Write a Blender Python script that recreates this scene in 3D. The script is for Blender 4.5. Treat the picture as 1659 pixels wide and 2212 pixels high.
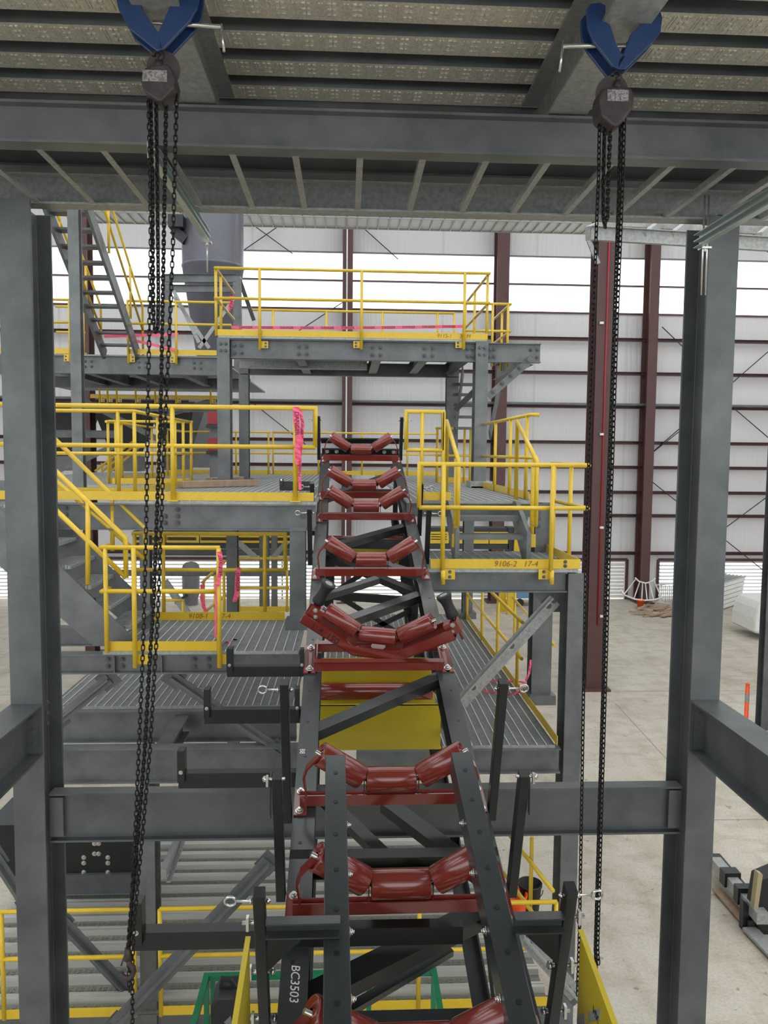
import bpy, math, random
from mathutils import Vector, Matrix
random.seed(7)
S=bpy.context.scene
for o in list(bpy.data.objects): bpy.data.objects.remove(o)
V=Vector; PI=math.pi
# ---------------------------------------------------------------- camera
FPX=1680.0; PW,PH=1659,2212
yaw=math.atan(80/FPX); pit=math.atan(128/FPX); rol=.0092
cF=V((math.sin(yaw)*math.cos(pit),math.cos(yaw)*math.cos(pit),-math.sin(pit)))
r0=V((math.cos(yaw),-math.sin(yaw),0)); u0=r0.cross(cF)
cR=r0*math.cos(rol)+u0*math.sin(rol); cU=u0*math.cos(rol)-r0*math.sin(rol)
cd=bpy.data.cameras.new('camera'); cam=bpy.data.objects.new('camera',cd); S.collection.objects.link(cam)
cd.sensor_fit='VERTICAL'; cd.sensor_height=24; cd.lens=FPX/PH*24; cd.clip_start=.05; cd.clip_end=300
cam.matrix_world=Matrix(((cR.x,cU.x,-cF.x,0),(cR.y,cU.y,-cF.y,0),(cR.z,cU.z,-cF.z,0),(0,0,0,1)))
S.camera=cam
# ---------------------------------------------------------------- light
w=bpy.data.worlds.new('overcast_sky'); S.world=w; w.use_nodes=True
bg=w.node_tree.nodes['Background']; bg.inputs[0].default_value=(.95,.98,1,1); bg.inputs[1].default_value=3.0
S.view_settings.view_transform='Standard'; S.view_settings.look='None'
S.view_settings.exposure=0.0; S.view_settings.gamma=1; S.view_settings.use_curve_mapping=False

def A(px,py,Y):                       # world point seen at a photo pixel, at distance Y into the hall
    d=cF*FPX+cR*(px-PW/2)-cU*(py-PH/2)
    return d*(Y/d.y)
def AX(px,py,Y): return A(px,py,Y).x
def AZ(px,py,Y): return A(px,py,Y).z
def Ayz(px,py,Z):                     # world point at a photo pixel on the level Z
    d=cF*FPX+cR*(px-PW/2)-cU*(py-PH/2)
    return d*(Z/d.z)
# ---------------------------------------------------------------- materials
def mat(name,col,rough=.5,metal=0,noise=None,bump=0,bscale=40,coat=0,spec=.5):
    m=bpy.data.materials.new(name); m.use_nodes=True; nt=m.node_tree; b=nt.nodes['Principled BSDF']
    b.inputs['Base Color'].default_value=(*col,1); b.inputs['Roughness'].default_value=rough; b.inputs['Metallic'].default_value=metal
    b.inputs['Coat Weight'].default_value=coat; b.inputs['Coat Roughness'].default_value=.12; b.inputs['Specular IOR Level'].default_value=spec
    tc=nt.nodes.new('ShaderNodeTexCoord')
    if noise:
        sc,amt,col2=noise
        n=nt.nodes.new('ShaderNodeTexNoise'); n.inputs['Scale'].default_value=sc; n.inputs['Detail'].default_value=6; n.inputs['Roughness'].default_value=.62
        nt.links.new(tc.outputs['Object'],n.inputs['Vector'])
        r=nt.nodes.new('ShaderNodeValToRGB'); r.color_ramp.elements[0].position=.5-amt; r.color_ramp.elements[1].position=.5+amt
        r.color_ramp.elements[0].color=(*col,1); r.color_ramp.elements[1].color=(*col2,1)
        nt.links.new(n.outputs['Fac'],r.inputs[0]); nt.links.new(r.outputs[0],b.inputs['Base Color'])
    if bump:
        n=nt.nodes.new('ShaderNodeTexNoise'); n.inputs['Scale'].default_value=bscale; n.inputs['Detail'].default_value=4
        nt.links.new(tc.outputs['Object'],n.inputs['Vector'])
        bp=nt.nodes.new('ShaderNodeBump'); bp.inputs['Strength'].default_value=bump; bp.inputs['Distance'].default_value=.01
        nt.links.new(n.outputs['Fac'],bp.inputs['Height']); nt.links.new(bp.outputs[0],b.inputs['Normal'])
    return m
M={}
M['galv']=mat('galvanised_steel',(.095,.105,.108),.42,.3,(3.4,.24,(.185,.198,.198)),.08,90)
M['galv2']=mat('dark_galvanised_steel',(.068,.077,.08),.44,.3,(2.6,.24,(.14,.152,.155)),.08,70)  # darker, mottled version of the galvanised tone
M['galvl']=mat('bright_galvanised_steel',(.27,.285,.275),.42,.3,(30,.16,(.4,.41,.39)),.1,120)
M['mill']=mat('mill_dusty_steel',(.17,.16,.14),.6,.1,(9,.25,(.27,.26,.235)),.1,60)
M['deck']=mat('spangled_deck_steel',(.6,.58,.5),.34,.35,(75,.14,(.88,.85,.75)),.06,90)  # spangle, made paler to stand in for light bounced off the floor
M['ribtop']=mat('deck_rib_highlight',(.52,.52,.48),.3,.4)  # highlights on the mezzanine ribs, painted as a lighter steel
M['deck2']=mat('greenish_deck_steel',(.17,.175,.14),.42,.35,(45,.2,(.27,.27,.22)),.06,90)
M['rod']=mat('galvanised_cross_rod',(.8,.82,.8),.4,.2)
M['grate']=mat('galvanised_grating_bar',(.25,.27,.27),.45,.2,(14,.2,(.34,.36,.355)))
M['black']=mat('black_enamel',(.004,.007,.008),.4,0,(6,.2,(.007,.0105,.0115)),0,0,.06)
M['char']=mat('charcoal_enamel',(.02,.0255,.026),.3,.05,(4,.25,(.03,.037,.037)),.05,60,.2)
M['red']=mat('red_oxide_enamel',(.17,.021,.015),.2,0,(7,.3,(.205,.028,.02)),0,0,.5)
M['zinc']=mat('zinc_plate',(.6,.6,.57),.25,.9)
M['yel']=mat('safety_yellow_paint',(.64,.42,.018),.34,0,(9,.25,(.72,.5,.03)),.04,60,.15)
M['yel2']=mat('guard_yellow_paint',(.48,.37,.014),.35,0,(5,.25,(.55,.43,.02)),0,0,.2)
M['brown']=mat('primer_brown_steel',(.075,.032,.03),.5,0,(2.5,.25,(.1,.045,.042)))
M['chain']=mat('blackened_chain_steel',(.013,.012,.012),.4,.6)
M['hoist']=mat('grimy_hoist_enamel',(.03,.022,.022),.5,.1,(30,.2,(.06,.045,.042)))
M['blue']=mat('clamp_blue_paint',(.008,.035,.115),.42,0,(10,.3,(.012,.045,.145)),0,0,.2)
M['pale']=mat('hoist_label_plate',(.34,.33,.32),.5,0,(120,.1,(.12,.11,.11)))
M['floor']=None
M['pink']=mat('barrier_tape_pink',(.86,.06,.17),.4,0,(20,.25,(.9,.16,.27)))
M['ink']=mat('marker_ink',(.015,.012,.012),.7)
M['pencil']=mat('paint_pen_brown',(.26,.12,.02),.7)
M['chalk']=mat('white_paint_pen',(.75,.75,.72),.7)
M['wood']=mat('weathered_timber',(.3,.2,.13),.75,0,(12,.25,(.42,.31,.22)),.2,60)
M['green']=mat('green_enamel',(.005,.17,.075),.35,0,None,0,0,.2)
M['orange']=mat('orange_plastic',(.9,.1,.01),.4)
M['white']=mat('white_paint',(.7,.7,.67),.45,0,(6,.2,(.78,.78,.75)))
M['rubber']=mat('black_rubber',(.012,.012,.013),.55)
M['grey']=mat('grey_machine_paint',(.12,.13,.135),.5,0,(3,.25,(.17,.18,.185)))
M['silo']=mat('silo_grey_paint',(.13,.135,.16),.33,.25,(2,.2,(.16,.165,.19)))
M['dark']=mat('dark_machine_paint',(.018,.022,.027),.5,0,(3,.25,(.035,.04,.045)))
M['beige']=mat('beige_board',(.36,.3,.17),.6)
M['mred']=mat('machine_red_paint',(.33,.012,.02),.4)
M['lblue']=mat('light_blue_paint',(.12,.26,.42),.45)
M['strut']=mat('strut_green_zinc',(.42,.5,.48),.35,.5,(12,.2,(.5,.57,.55)))
M['conc2']=mat('concrete_dust_joint',(.3,.27,.22),.8)

def concrete():
    m=bpy.data.materials.new('dusty_concrete'); m.use_nodes=True; nt=m.node_tree; b=nt.nodes['Principled BSDF']
    tc=nt.nodes.new('ShaderNodeTexCoord')
    def noise(sc,de,stretch=None,ro=.6):
        n=nt.nodes.new('ShaderNodeTexNoise'); n.inputs['Scale'].default_value=sc; n.inputs['Detail'].default_value=de; n.inputs['Roughness'].default_value=ro
        if stretch:
            mp=nt.nodes.new('ShaderNodeMapping'); mp.inputs['Scale'].default_value=stretch[:3]; mp.inputs['Rotation'].default_value[2]=stretch[3]
            nt.links.new(tc.outputs['Object'],mp.inputs[0]); nt.links.new(mp.outputs[0],n.inputs['Vector'])
        else: nt.links.new(tc.outputs['Object'],n.inputs['Vector'])
        return n
    def ramp(n,p0,p1,c0,c1):
        r=nt.nodes.new('ShaderNodeValToRGB'); e=r.color_ramp.elements; e[0].position=p0; e[1].position=p1; e[0].color=(*c0,1); e[1].color=(*c1,1)
        nt.links.new(n.outputs['Fac'],r.inputs[0]); return r
    def mul(a,b_,f=1):
        x=nt.nodes.new('ShaderNodeMix'); x.data_type='RGBA'; x.blend_type='MULTIPLY'; x.inputs[0].default_value=f
        nt.links.new(a.outputs[0] if a.type!='MIX' else a.outputs[2],x.inputs[6]); nt.links.new(b_.outputs[0],x.inputs[7]); return x
    a=ramp(noise(.28,5),.3,.7,(.46,.42,.345),(.6,.56,.475))
    s=ramp(noise(1.6,7,(.8,1.7,1,.6)),.4,.52,(.86,.845,.82),(1,1,1))
    s2=ramp(noise(1.2,7,(1.9,.6,1,1.1)),.36,.54,(.87,.855,.83),(1,1,1))
    d=ramp(noise(5,3),.28,.33,(.5,.46,.4),(1,1,1))
    f=ramp(noise(26,4),.3,.62,(.8,.79,.77),(1,1,1))
    x=mul(mul(mul(mul(a,s),s2),d,.8),f)
    nt.links.new(x.outputs[2],b.inputs['Base Color']); b.inputs['Roughness'].default_value=.75
    return m
M['floor']=concrete()
def liner():
    m=bpy.data.materials.new('white_insulation_liner'); m.use_nodes=True; nt=m.node_tree; b=nt.nodes['Principled BSDF']
    tc=nt.nodes.new('ShaderNodeTexCoord'); mp=nt.nodes.new('ShaderNodeMapping'); mp.inputs['Scale'].default_value=(5,1,.22)
    nt.links.new(tc.outputs['Object'],mp.inputs[0])
    n=nt.nodes.new('ShaderNodeTexNoise'); n.inputs['Scale'].default_value=1.6; n.inputs['Detail'].default_value=5; nt.links.new(mp.outputs[0],n.inputs['Vector'])
    bp=nt.nodes.new('ShaderNodeBump'); bp.inputs['Strength'].default_value=.45; bp.inputs['Distance'].default_value=.08
    nt.links.new(n.outputs['Fac'],bp.inputs['Height']); nt.links.new(bp.outputs[0],b.inputs['Normal'])
    wv=nt.nodes.new('ShaderNodeTexWave'); wv.inputs['Scale'].default_value=.075; wv.bands_direction='X'; wv.inputs['Distortion'].default_value=0
    nt.links.new(tc.outputs['Object'],wv.inputs['Vector'])
    r=nt.nodes.new('ShaderNodeValToRGB'); e=r.color_ramp.elements; e[0].position=.0; e[1].position=.004; e[0].color=(.58,.58,.58,1); e[1].color=(.66,.655,.66,1)
    nt.links.new(wv.outputs['Fac'],r.inputs[0]); nt.links.new(r.outputs[0],b.inputs['Base Color']); b.inputs['Roughness'].default_value=.45
    return m
M['liner']=liner()
def pane():
    m=bpy.data.materials.new('clear_wall_pane'); m.use_nodes=True; nt=m.node_tree; nt.nodes.remove(nt.nodes['Principled BSDF'])
    t=nt.nodes.new('ShaderNodeBsdfTransparent'); t.inputs[0].default_value=(.97,.99,1,1); g=nt.nodes.new('ShaderNodeBsdfGlossy'); g.inputs['Roughness'].default_value=.1
    x=nt.nodes.new('ShaderNodeMixShader'); x.inputs[0].default_value=.06
    nt.links.new(t.outputs[0],x.inputs[1]); nt.links.new(g.outputs[0],x.inputs[2]); nt.links.new(x.outputs[0],nt.nodes['Material Output'].inputs[0]); return m
M['pane']=pane()
def embossed():
    m=M['deck']; return m
# ---------------------------------------------------------------- mesh builder
def frame(d,up=V((0,0,1))):
    d=d.normalized()
    if abs(d.dot(up))>.999: up=V((0,1,0)) if abs(d.y)<.9 else V((1,0,0))
    s=d.cross(up).normalized(); u=s.cross(d).normalized(); return s,u
class MB:
    def __init__(s): s.v=[]; s.f=[]; s.sm=[]; s.mi=[]; s.m=0
    def add(s,vs,fs,smooth=False):
        o=len(s.v); s.v+= [tuple(x) for x in vs]
        for f in fs: s.f.append([i+o for i in f]); s.sm.append(smooth); s.mi.append(s.m)
        return s
    def box(s,x0,x1,y0,y1,z0,z1):
        return s.obox(V(((x0+x1)/2,(y0+y1)/2,(z0+z1)/2)),V(((x1-x0)/2,0,0)),V((0,(y1-y0)/2,0)),V((0,0,(z1-z0)/2)))
    def obox(s,c,a,b,d):
        vs=[c+a*i+b*j+d*k for k in(-1,1) for j in(-1,1) for i in(-1,1)]
        return s.add(vs,[(0,2,3,1),(4,5,7,6),(0,1,5,4),(2,6,7,3),(0,4,6,2),(1,3,7,5)])
    def bar(s,p0,p1,wd,ht,up=V((0,0,1))):         # rectangular bar between two points
        a=(p1-p0)/2; sd,u=frame(a,up); return s.obox((p0+p1)/2,a,sd*wd/2,u*ht/2)
    def prism(s,prof,p0,p1,up=V((0,0,1)),smooth=False):
        sd,u=frame(p1-p0,up); n=len(prof)
        vs=[p0+sd*a+u*b for a,b in prof]+[p1+sd*a+u*b for a,b in prof]
        fs=[(i,(i+1)%n,n+(i+1)%n,n+i) for i in range(n)]
        s.add(vs,fs,smooth); o=len(s.v)-2*n
        s.f.append([o+i for i in range(n)][::-1]); s.f.append([o+n+i for i in range(n)]); s.sm+=[False]*2; s.mi+=[s.m]*2
        return s
    def ibeam(s,p0,p1,h,b,tw=.009,tf=.013,up=V((0,0,1))):
        return s.prism([(-b/2,-h/2),(b/2,-h/2),(b/2,-h/2+tf),(tw/2,-h/2+tf),(tw/2,h/2-tf),(b/2,h/2-tf),(b/2,h/2),(-b/2,h/2),(-b/2,h/2-tf),(-tw/2,h/2-tf),(-tw/2,-h/2+tf),(-b/2,-h/2+tf)],p0,p1,up)
    def chan(s,p0,p1,h,b,t=.009,up=V((0,0,1)),sg=1):   # web on the -side, flanges towards +side
        pr=[(0,-h/2),(b*sg,-h/2),(b*sg,-h/2+t),(t*sg,-h/2+t),(t*sg,h/2-t),(b*sg,h/2-t),(b*sg,h/2),(0,h/2)]
        return s.prism(pr if sg>0 else pr[::-1],p0,p1,up)
    def ang(s,p0,p1,a,b,t=.008,up=V((0,0,1)),sg=1,sv=-1):  # corner at the line; legs a sideways, b up or down
        pr=[(0,0),(a*sg,0),(a*sg,t*sv),(t*sg,t*sv),(t*sg,b*sv),(0,b*sv)]
        return s.prism(pr,p0,p1,up)
    def cyl(s,p0,p1,r0,r1=None,seg=12,cap=True):
        r1=r0 if r1 is None else r1; sd,u=frame(p1-p0)
        vs=[p+(sd*math.cos(2*PI*i/seg)+u*math.sin(2*PI*i/seg))*r for p,r in((p0,r0),(p1,r1)) for i in range(seg)]
        s.add(vs,[(i,(i+1)%seg,seg+(i+1)%seg,seg+i) for i in range(seg)],True)
        if cap:
            o=len(s.v)-2*seg; s.f.append([o+i for i in range(seg)][::-1]); s.f.append([o+seg+i for i in range(seg)]); s.sm+=[False]*2; s.mi+=[s.m]*2
        return s
    def lathe(s,p0,ax,prof,seg=20):               # prof: (distance along axis, radius)
        ax=ax.normalized(); sd,u=frame(ax); n=len(prof)
        vs=[p0+ax*t+(sd*math.cos(2*PI*i/seg)+u*math.sin(2*PI*i/seg))*r for t,r in prof for i in range(seg)]
        return s.add(vs,[(j*seg+i,j*seg+(i+1)%seg,(j+1)*seg+(i+1)%seg,(j+1)*seg+i) for j in range(n-1) for i in range(seg)],True)
    def tube(s,pts,r,seg=10,closed=False,flat=None):  # swept round (or flat, a x b) section with mitred bends
        pts=[V(p) for p in pts]; n=len(pts); dirs=[]
        for i in range(n):
            a=pts[(i+1)%n]-pts[i] if (closed or i<n-1) else pts[i]-pts[i-1]
            b=pts[i]-pts[i-1] if (closed or i>0) else a
            dirs.append((a.normalized(),b.normalized()))
        sec=[(math.cos(2*PI*i/seg)*r,math.sin(2*PI*i/seg)*r) for i in range(seg)] if not flat else [(-flat[0]/2,-flat[1]/2),(flat[0]/2,-flat[1]/2),(flat[0]/2,flat[1]/2),(-flat[0]/2,flat[1]/2)]
        k=len(sec); sd,u=frame(dirs[0][1] if not closed else dirs[0][0]); rings=[]; prev=dirs[0][1] if not closed else dirs[0][0]
        for i in range(n):
            a,b=dirs[i]
            if i>0 or closed:
                q=prev.rotation_difference(b) if i>0 else None
                if q: sd=q@sd; u=q@u
            t=(a+b)
            t=t.normalized() if t.length>1e-6 else a
            ring=[]
            for x,y in sec:
                p=sd*x+u*y; den=b.dot(t)
                ring.append(pts[i]+p-b*(p.dot(t)/den if abs(den)>.2 else 0))
            rings.append(ring); q=b.rotation_difference(a); sd=q@sd; u=q@u; prev=a
        vs=[p for rg in rings for p in rg]; m=n if closed else n-1
        s.add(vs,[(j*k+i,j*k+(i+1)%k,((j+1)%n)*k+(i+1)%k,((j+1)%n)*k+i) for j in range(m) for i in range(k)],not flat)
        if not closed:
            o=len(s.v)-n*k; s.f.append([o+i for i in range(k)][::-1]); s.f.append([o+(n-1)*k+i for i in range(k)]); s.sm+=[False]*2; s.mi+=[s.m]*2
        return s
    def plate(s,pts,n):                           # polygon plate: outline pts, thickness vector n
        pts=[V(p) for p in pts]; k=len(pts)
        s.add(pts+[p+n for p in pts],[tuple(range(k))[::-1],tuple(range(k,2*k))]+[(i,(i+1)%k,k+(i+1)%k,k+i) for i in range(k)]); return s
    def bolt(s,p,n,r=.016):
        n=n.normalized(); s.cyl(p,p+n*r*.25,r*1.5,seg=14); s.cyl(p+n*r*.25,p+n*r*1.05,r,seg=6); s.cyl(p+n*r*1.05,p+n*r*1.6,r*.55,seg=8); return s
    def dome(s,p,n,r=.016):
        return s.lathe(p,n,[(0,r),(r*.35,r*.95),(r*.65,r*.7),(r*.8,0.001)],10)
    def build(s,name,m,parent=None,bevel=0):
        me=bpy.data.meshes.new(name); me.from_pydata(s.v,[],s.f)
        ms=m if isinstance(m,(list,tuple)) else [m]
        for x in ms: me.materials.append(M[x] if isinstance(x,str) else x)
        me.polygons.foreach_set('use_smooth',s.sm); me.polygons.foreach_set('material_index',s.mi); me.update()
        o=bpy.data.objects.new(name,me); S.collection.objects.link(o)
        if parent is not None:
            o.parent=parent; o.matrix_parent_inverse=PINV.get(parent.name,Matrix())
        if bevel:
            b=o.modifiers.new('edge','BEVEL'); b.width=bevel; b.segments=2; b.limit_method='ANGLE'
        return o
PINV={}
def tag(o,label,cat,group=None,kind=None):
    o['label']=label; o['category']=cat
    if group: o['group']=group
    if kind: o['kind']=kind
    return o
def struct(o): o['kind']='structure'; return o
def thing(name,label,cat,loc=(0,0,0),group=None):
    o=bpy.data.objects.new(name,None); S.collection.objects.link(o); o.location=loc; o.empty_display_size=.1
    PINV[o.name]=Matrix.Translation(V(loc)).inverted(); return tag(o,label,cat,group)
def dup(root,loc=None,mw=None,label=None,group=None):
    r=root.copy(); S.collection.objects.link(r)
    if loc is not None: r.location=loc
    if mw is not None: r.matrix_world=mw
    if label: r['label']=label
    if group: r['group']=group
    for ch in list(root.children):
        c=ch.copy(); S.collection.objects.link(c); c.parent=r
        for g in list(ch.children):
            d=g.copy(); S.collection.objects.link(d); d.parent=c
    return r
def text(body,size,p,xd,yd,m,parent,name='lettering',align='CENTER',shear=0):
    cu=bpy.data.curves.new(name,'FONT'); cu.body=body; cu.size=size; cu.extrude=.0004; cu.align_x=align; cu.align_y='CENTER'; cu.shear=shear
    t=bpy.data.objects.new(name+'_curve',cu); S.collection.objects.link(t)
    me=bpy.data.meshes.new_from_object(t.evaluated_get(bpy.context.evaluated_depsgraph_get())); bpy.data.objects.remove(t)
    xd=xd.normalized(); yd=yd.normalized(); n=xd.cross(yd)
    me.transform(Matrix(((xd.x,yd.x,n.x,p.x),(xd.y,yd.y,n.y,p.y),(xd.z,yd.z,n.z,p.z),(0,0,0,1))))
    me.materials.clear(); me.materials.append(M[m]); me.name=name
    o=bpy.data.objects.new(name,me); S.collection.objects.link(o)
    if parent: o.parent=parent; o.matrix_parent_inverse=PINV.get(parent.name,Matrix())
    return o
def bolts(parent,pts,n,r=.016,m='galv2',name='bolt',dome=False):
    for p in pts:
        b=MB(); (b.dome if dome else b.bolt)(p,n,r); b.build(name,m,parent)
FR=V((0,-1,0)); UP=V((0,0,1)); XD=V((1,0,0)); YD=V((0,1,0))
def beamX(label,x0,x1,yf,zt,zb,b=.15,m='galv',name='steel_beam',cat='beam',tf=.014,group=None):
    o=MB().ibeam(V((x0,yf+b/2,(zt+zb)/2)),V((x1,yf+b/2,(zt+zb)/2)),zt-zb,b,.01,tf).build(name,m)
    return tag(o,label,cat,group)
def beamY(label,x,b,y0,y1,zt,zb,m='galv',name='steel_beam',cat='beam',tf=.014,group=None):
    o=MB().ibeam(V((x,y0,(zt+zb)/2)),V((x,y1,(zt+zb)/2)),zt-zb,b,.01,tf).build(name,m)
    return tag(o,label,cat,group)
def column(label,xc,b,yf,dep,z0,z1,m='galv',name='steel_column',base=True,group=None,cat='column',bev=0):
    c=V((xc,yf+dep/2,0))
    o=MB().ibeam(c+UP*z0,c+UP*z1,dep,b,.011,.017,YD).build(name,m,None,bev); tag(o,label,cat,group)
    if base: MB().box(xc-b*.72,xc+b*.72,yf-.06,yf+dep+.06,z0,z0+.025).build('base_plate',m,o)
    return o
# ================================================================ the setting
FZ=-6.65; WY=35.0
XL,XRr,YB=-24.0,34.0,-9.0
struct(MB().box(XL-.3,XRr+.3,YB-.3,WY+.3,FZ-.3,FZ).build('floor','floor'))
zw0,zw1=AZ(900,670,WY),AZ(900,549,WY); zl1=AZ(1200,1208,WY); zg0=AZ(1200,1193,WY)
TOPZ=12.5
b=MB()
b.box(XL,XRr,WY,WY+.2,zw1,TOPZ); b.box(XL,XRr,WY,WY+.2,zl1,zw0)
xs0,xs1=AX(1353,1250,WY),AX(1420,1250,WY)
xd0=AX(1185,1250,WY)
b.box(xs0,xs1,WY,WY+.2,FZ,zl1)                       # pier behind the wall column
b.box(AX(905,1250,WY),AX(925,1250,WY),WY,WY+.2,FZ,zl1)
struct(b.build('wall_far','liner'))
struct(MB().box(XL-.2,XL,YB,WY,FZ,TOPZ).build('wall_left','liner'))
struct(MB().box(XRr,XRr+.2,YB,WY,FZ,TOPZ).build('wall_right','liner'))
struct(MB().box(XL,XRr,YB-.2,YB,FZ,-1.0).box(XL,XRr,YB-.2,YB,5.0,TOPZ).build('wall_near','liner'))   # its middle is the open side of the hall
# unseen hall roof; open slots added to admit sky light and streak the rollers
b=MB()
for y0,y1 in ((YB,-6.5),(-1.0,2.0),(7.0,11.5),(14.5,19.5),(22.5,27.5),(30.5,WY)): b.box(XL,XRr,y0,y1,TOPZ,TOPZ+.15)
struct(b.build('trim_40','liner'))
# wall panes of the clerestory strip, one per bay
bays=[XL,AX(-220,600,WY),AX(188,600,WY),AX(750,600,WY),AX(1085,600,WY),AX(1412,600,WY),AX(1760,600,WY),XRr]
for i in range(len(bays)-1):
    o=MB().box(bays[i]+.05,bays[i+1]-.05,WY+.08,WY+.1,zw0,zw1).build('window_%d'%(i+1),'pane'); struct(o)
    MB().box(bays[i],bays[i+1],WY-.1,WY+.05,AZ(900,610,WY)-.035,AZ(900,610,WY)+.035).build('window_girt','brown',o)
    MB().box(bays[i],bays[i+1],WY-.06,WY+.05,zw0-.05,zw0+.03).build('window_sill','brown',o)
    MB().box(bays[i],bays[i+1],WY-.04,WY+.05,zw1-.03,zw1+.03).build('window_head','grey',o)
# louvred openings at the foot of the wall
def louvre(n,x0,x1,closed=False):
    o=MB(); N=11; h=(zl1-FZ-.05)/N
    for k in range(N):
        z=FZ+.05+h*k
        if closed: o.prism([(0,0),(.05,.02),(.05,h-.02),(0,h-.005)],V((x0,WY+.06,z)),V((x1,WY+.06,z)))
        else: o.obox(V(((x0+x1)/2,WY+.08,z+h*.3)),XD*((x1-x0)/2),V((0,.045,.02)),V((0,-.008,h*.16)))
    ob=o.build('window_%d'%n,'white'); struct(ob)
    f=MB().box(x0,x1,WY-.05,WY+.1,zl1-.06,zl1+.06)
    for x in (x0,x1): f.box(x-.06,x+.06,WY-.06,WY+.12,FZ,zl1)
    q=max(1,round((x1-x0)/3))
    for j in range(1,q): f.box(x0+(x1-x0)*j/q-.03,x0+(x1-x0)*j/q+.03,WY+.1,WY+.16,FZ,zl1)
    f.build('window_frame','brown',ob)
louvre(11,XL,AX(188,1250,WY)); louvre(12,AX(195,1250,WY),AX(745,1250,WY)); louvre(13,AX(755,1250,WY),AX(905,1250,WY))
louvre(14,AX(925,1250,WY),xs0,True); louvre(15,xs1,XRr)
# girts
gz=[AZ(1180,y,WY) for y in(733,806,878,955,1008,1062,1112)]+[zg0]
for i,z in enumerate(gz):
    o=MB().chan(V((XL,WY-.16,z)),V((XRr,WY-.16,z)),.15,.15,.02).build('trim_%d'%(i+1),'brown'); struct(o)
for i,(ya,yb) in enumerate(((880,884),)):
    o=MB().cyl(V((XL,WY-.5,AZ(1180,878,WY-.5)+.12)),V((XRr,WY-.5,AZ(1180,878,WY-.5)+.12)),.06).build('trim_20','grey'); struct(o)
o=MB()
for (x0,y0,x1,y1) in ((520,545,640,462),(525,470,632,548),(560,770,745,650),(520,850,660,960),(860,560,760,470)):
    o.cyl(A(x0,y0,WY-.25),A(x1,y1,WY-.25),.022,seg=6)
for (x0,y0,x1,y1) in ((1430,706,1560,830),(1659,760,1400,985),(1395,1030,1659,1240),(1659,1072,1500,1190),(1560,860,1659,945),(1400,985,1470,930),(1605,480,1659,545)):
    o.cyl(A(x0,y0,WY-.3),A(x1,y1,WY-.3),.022,seg=6)
struct(o.build('trim_21','dark'))
# brown frame columns of the hall
def frame_col(label,px0,px1,Y,dep,pt=5):
    x0,x1=AX(px0,1000,Y),AX(px1,1000,Y)
    o=MB().ibeam(V(((x0+x1)/2,Y+dep/2,FZ)),V(((x0+x1)/2,Y+dep/2,TOPZ)),dep,x1-x0,.03,.04,YD).build('hall_column','brown')
    MB().box(x0-.2,x1+.2,Y-.2,min(Y+dep+.2,WY-.01),FZ,FZ+.06).build('base_plate','brown',o)
    return tag(o,label,'column')
fc=frame_col('brown hall column standing free on the open floor, in front of the far wall',1281,1315,21.3,.75)
MB().tube([V((AX(1301,1000,21.3),21.28,AZ(1301,470,21.28))),V((AX(1301,1000,21.3),21.28,AZ(1301,1350,21.28)))],.025,8).build('red_conduit','mred',fc)
b=MB()
for y in (446,697,938,1140,1332): b.box(AX(1301,y,21.2)-.05,AX(1301,y,21.2)+.05,21.22,21.28,AZ(1301,y,21.2)-.03,AZ(1301,y,21.2)+.03)
b.build('conduit_clip','white',fc)
c=frame_col('brown wall column behind the white hose hoops and orange bucket',1392,1412,WY-1.0,.8)
c=frame_col('brown wall column behind the cantilever end of the upper platform',1066,1092,WY-.9,.8)
c=frame_col('brown wall column rising behind the middle of the upper platform',738,760,WY-.9,.8)
MB().box(AX(749,700,WY-1)-.03,AX(749,700,WY-1)+.03,WY-.97,WY-.92,FZ,TOPZ).build('white_conduit','white',c)
c=frame_col('brown hall column at left between the slender galvanised post and the chains',176,196,25,.6)
# control joints in the slab
b=MB()
for y in (1493,1772):
    p=Ayz(1500,y,FZ); b.box(XL+1,XRr-1,p.y-.012,p.y+.012,FZ,FZ+.004)
p=Ayz(1330,1520,FZ); q=Ayz(1440,1640,FZ); b.bar(p+UP*.002,q+UP*.002,.02,.004)
struct(b.build('trim_22','conc2'))
# ================================================================ near steel bay round the camera
nf=5.15; KD=5.15/4.4
xl0,xl1=AX(22,1500,nf),AX(91,1500,nf); xr0,xr1=AX(1492,1500,nf),AX(1555,1500,nf)
zB=AZ(830,458,5.25)
colL=column('tall galvanised column at the left edge of the photo',(xl0+xl1)/2,xl1-xl0,nf,.36,FZ,zB,'galv2',bev=.004)
colR=column('tall galvanised column on the right with pale patches on its flange',(xr0+xr1)/2,xr1-xr0,nf,.36,FZ,zB,'galv2',bev=.004)
zt=AZ(300,1713,5.22); zb=AZ(300,1818,5.22)
o=beamX('galvanised crossbeam passing under the conveyor between the two tall columns',xl1+.0,xr0,5.22,zt,zb,.105,'galv2')
for x,d in ((xl1,1),(xr0,-1)):
    MB().box(min(x,x+.09*d),max(x,x+.09*d),5.228,5.262,zb+.04,zt-.03).build('end_plate','galv2',o)
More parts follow.
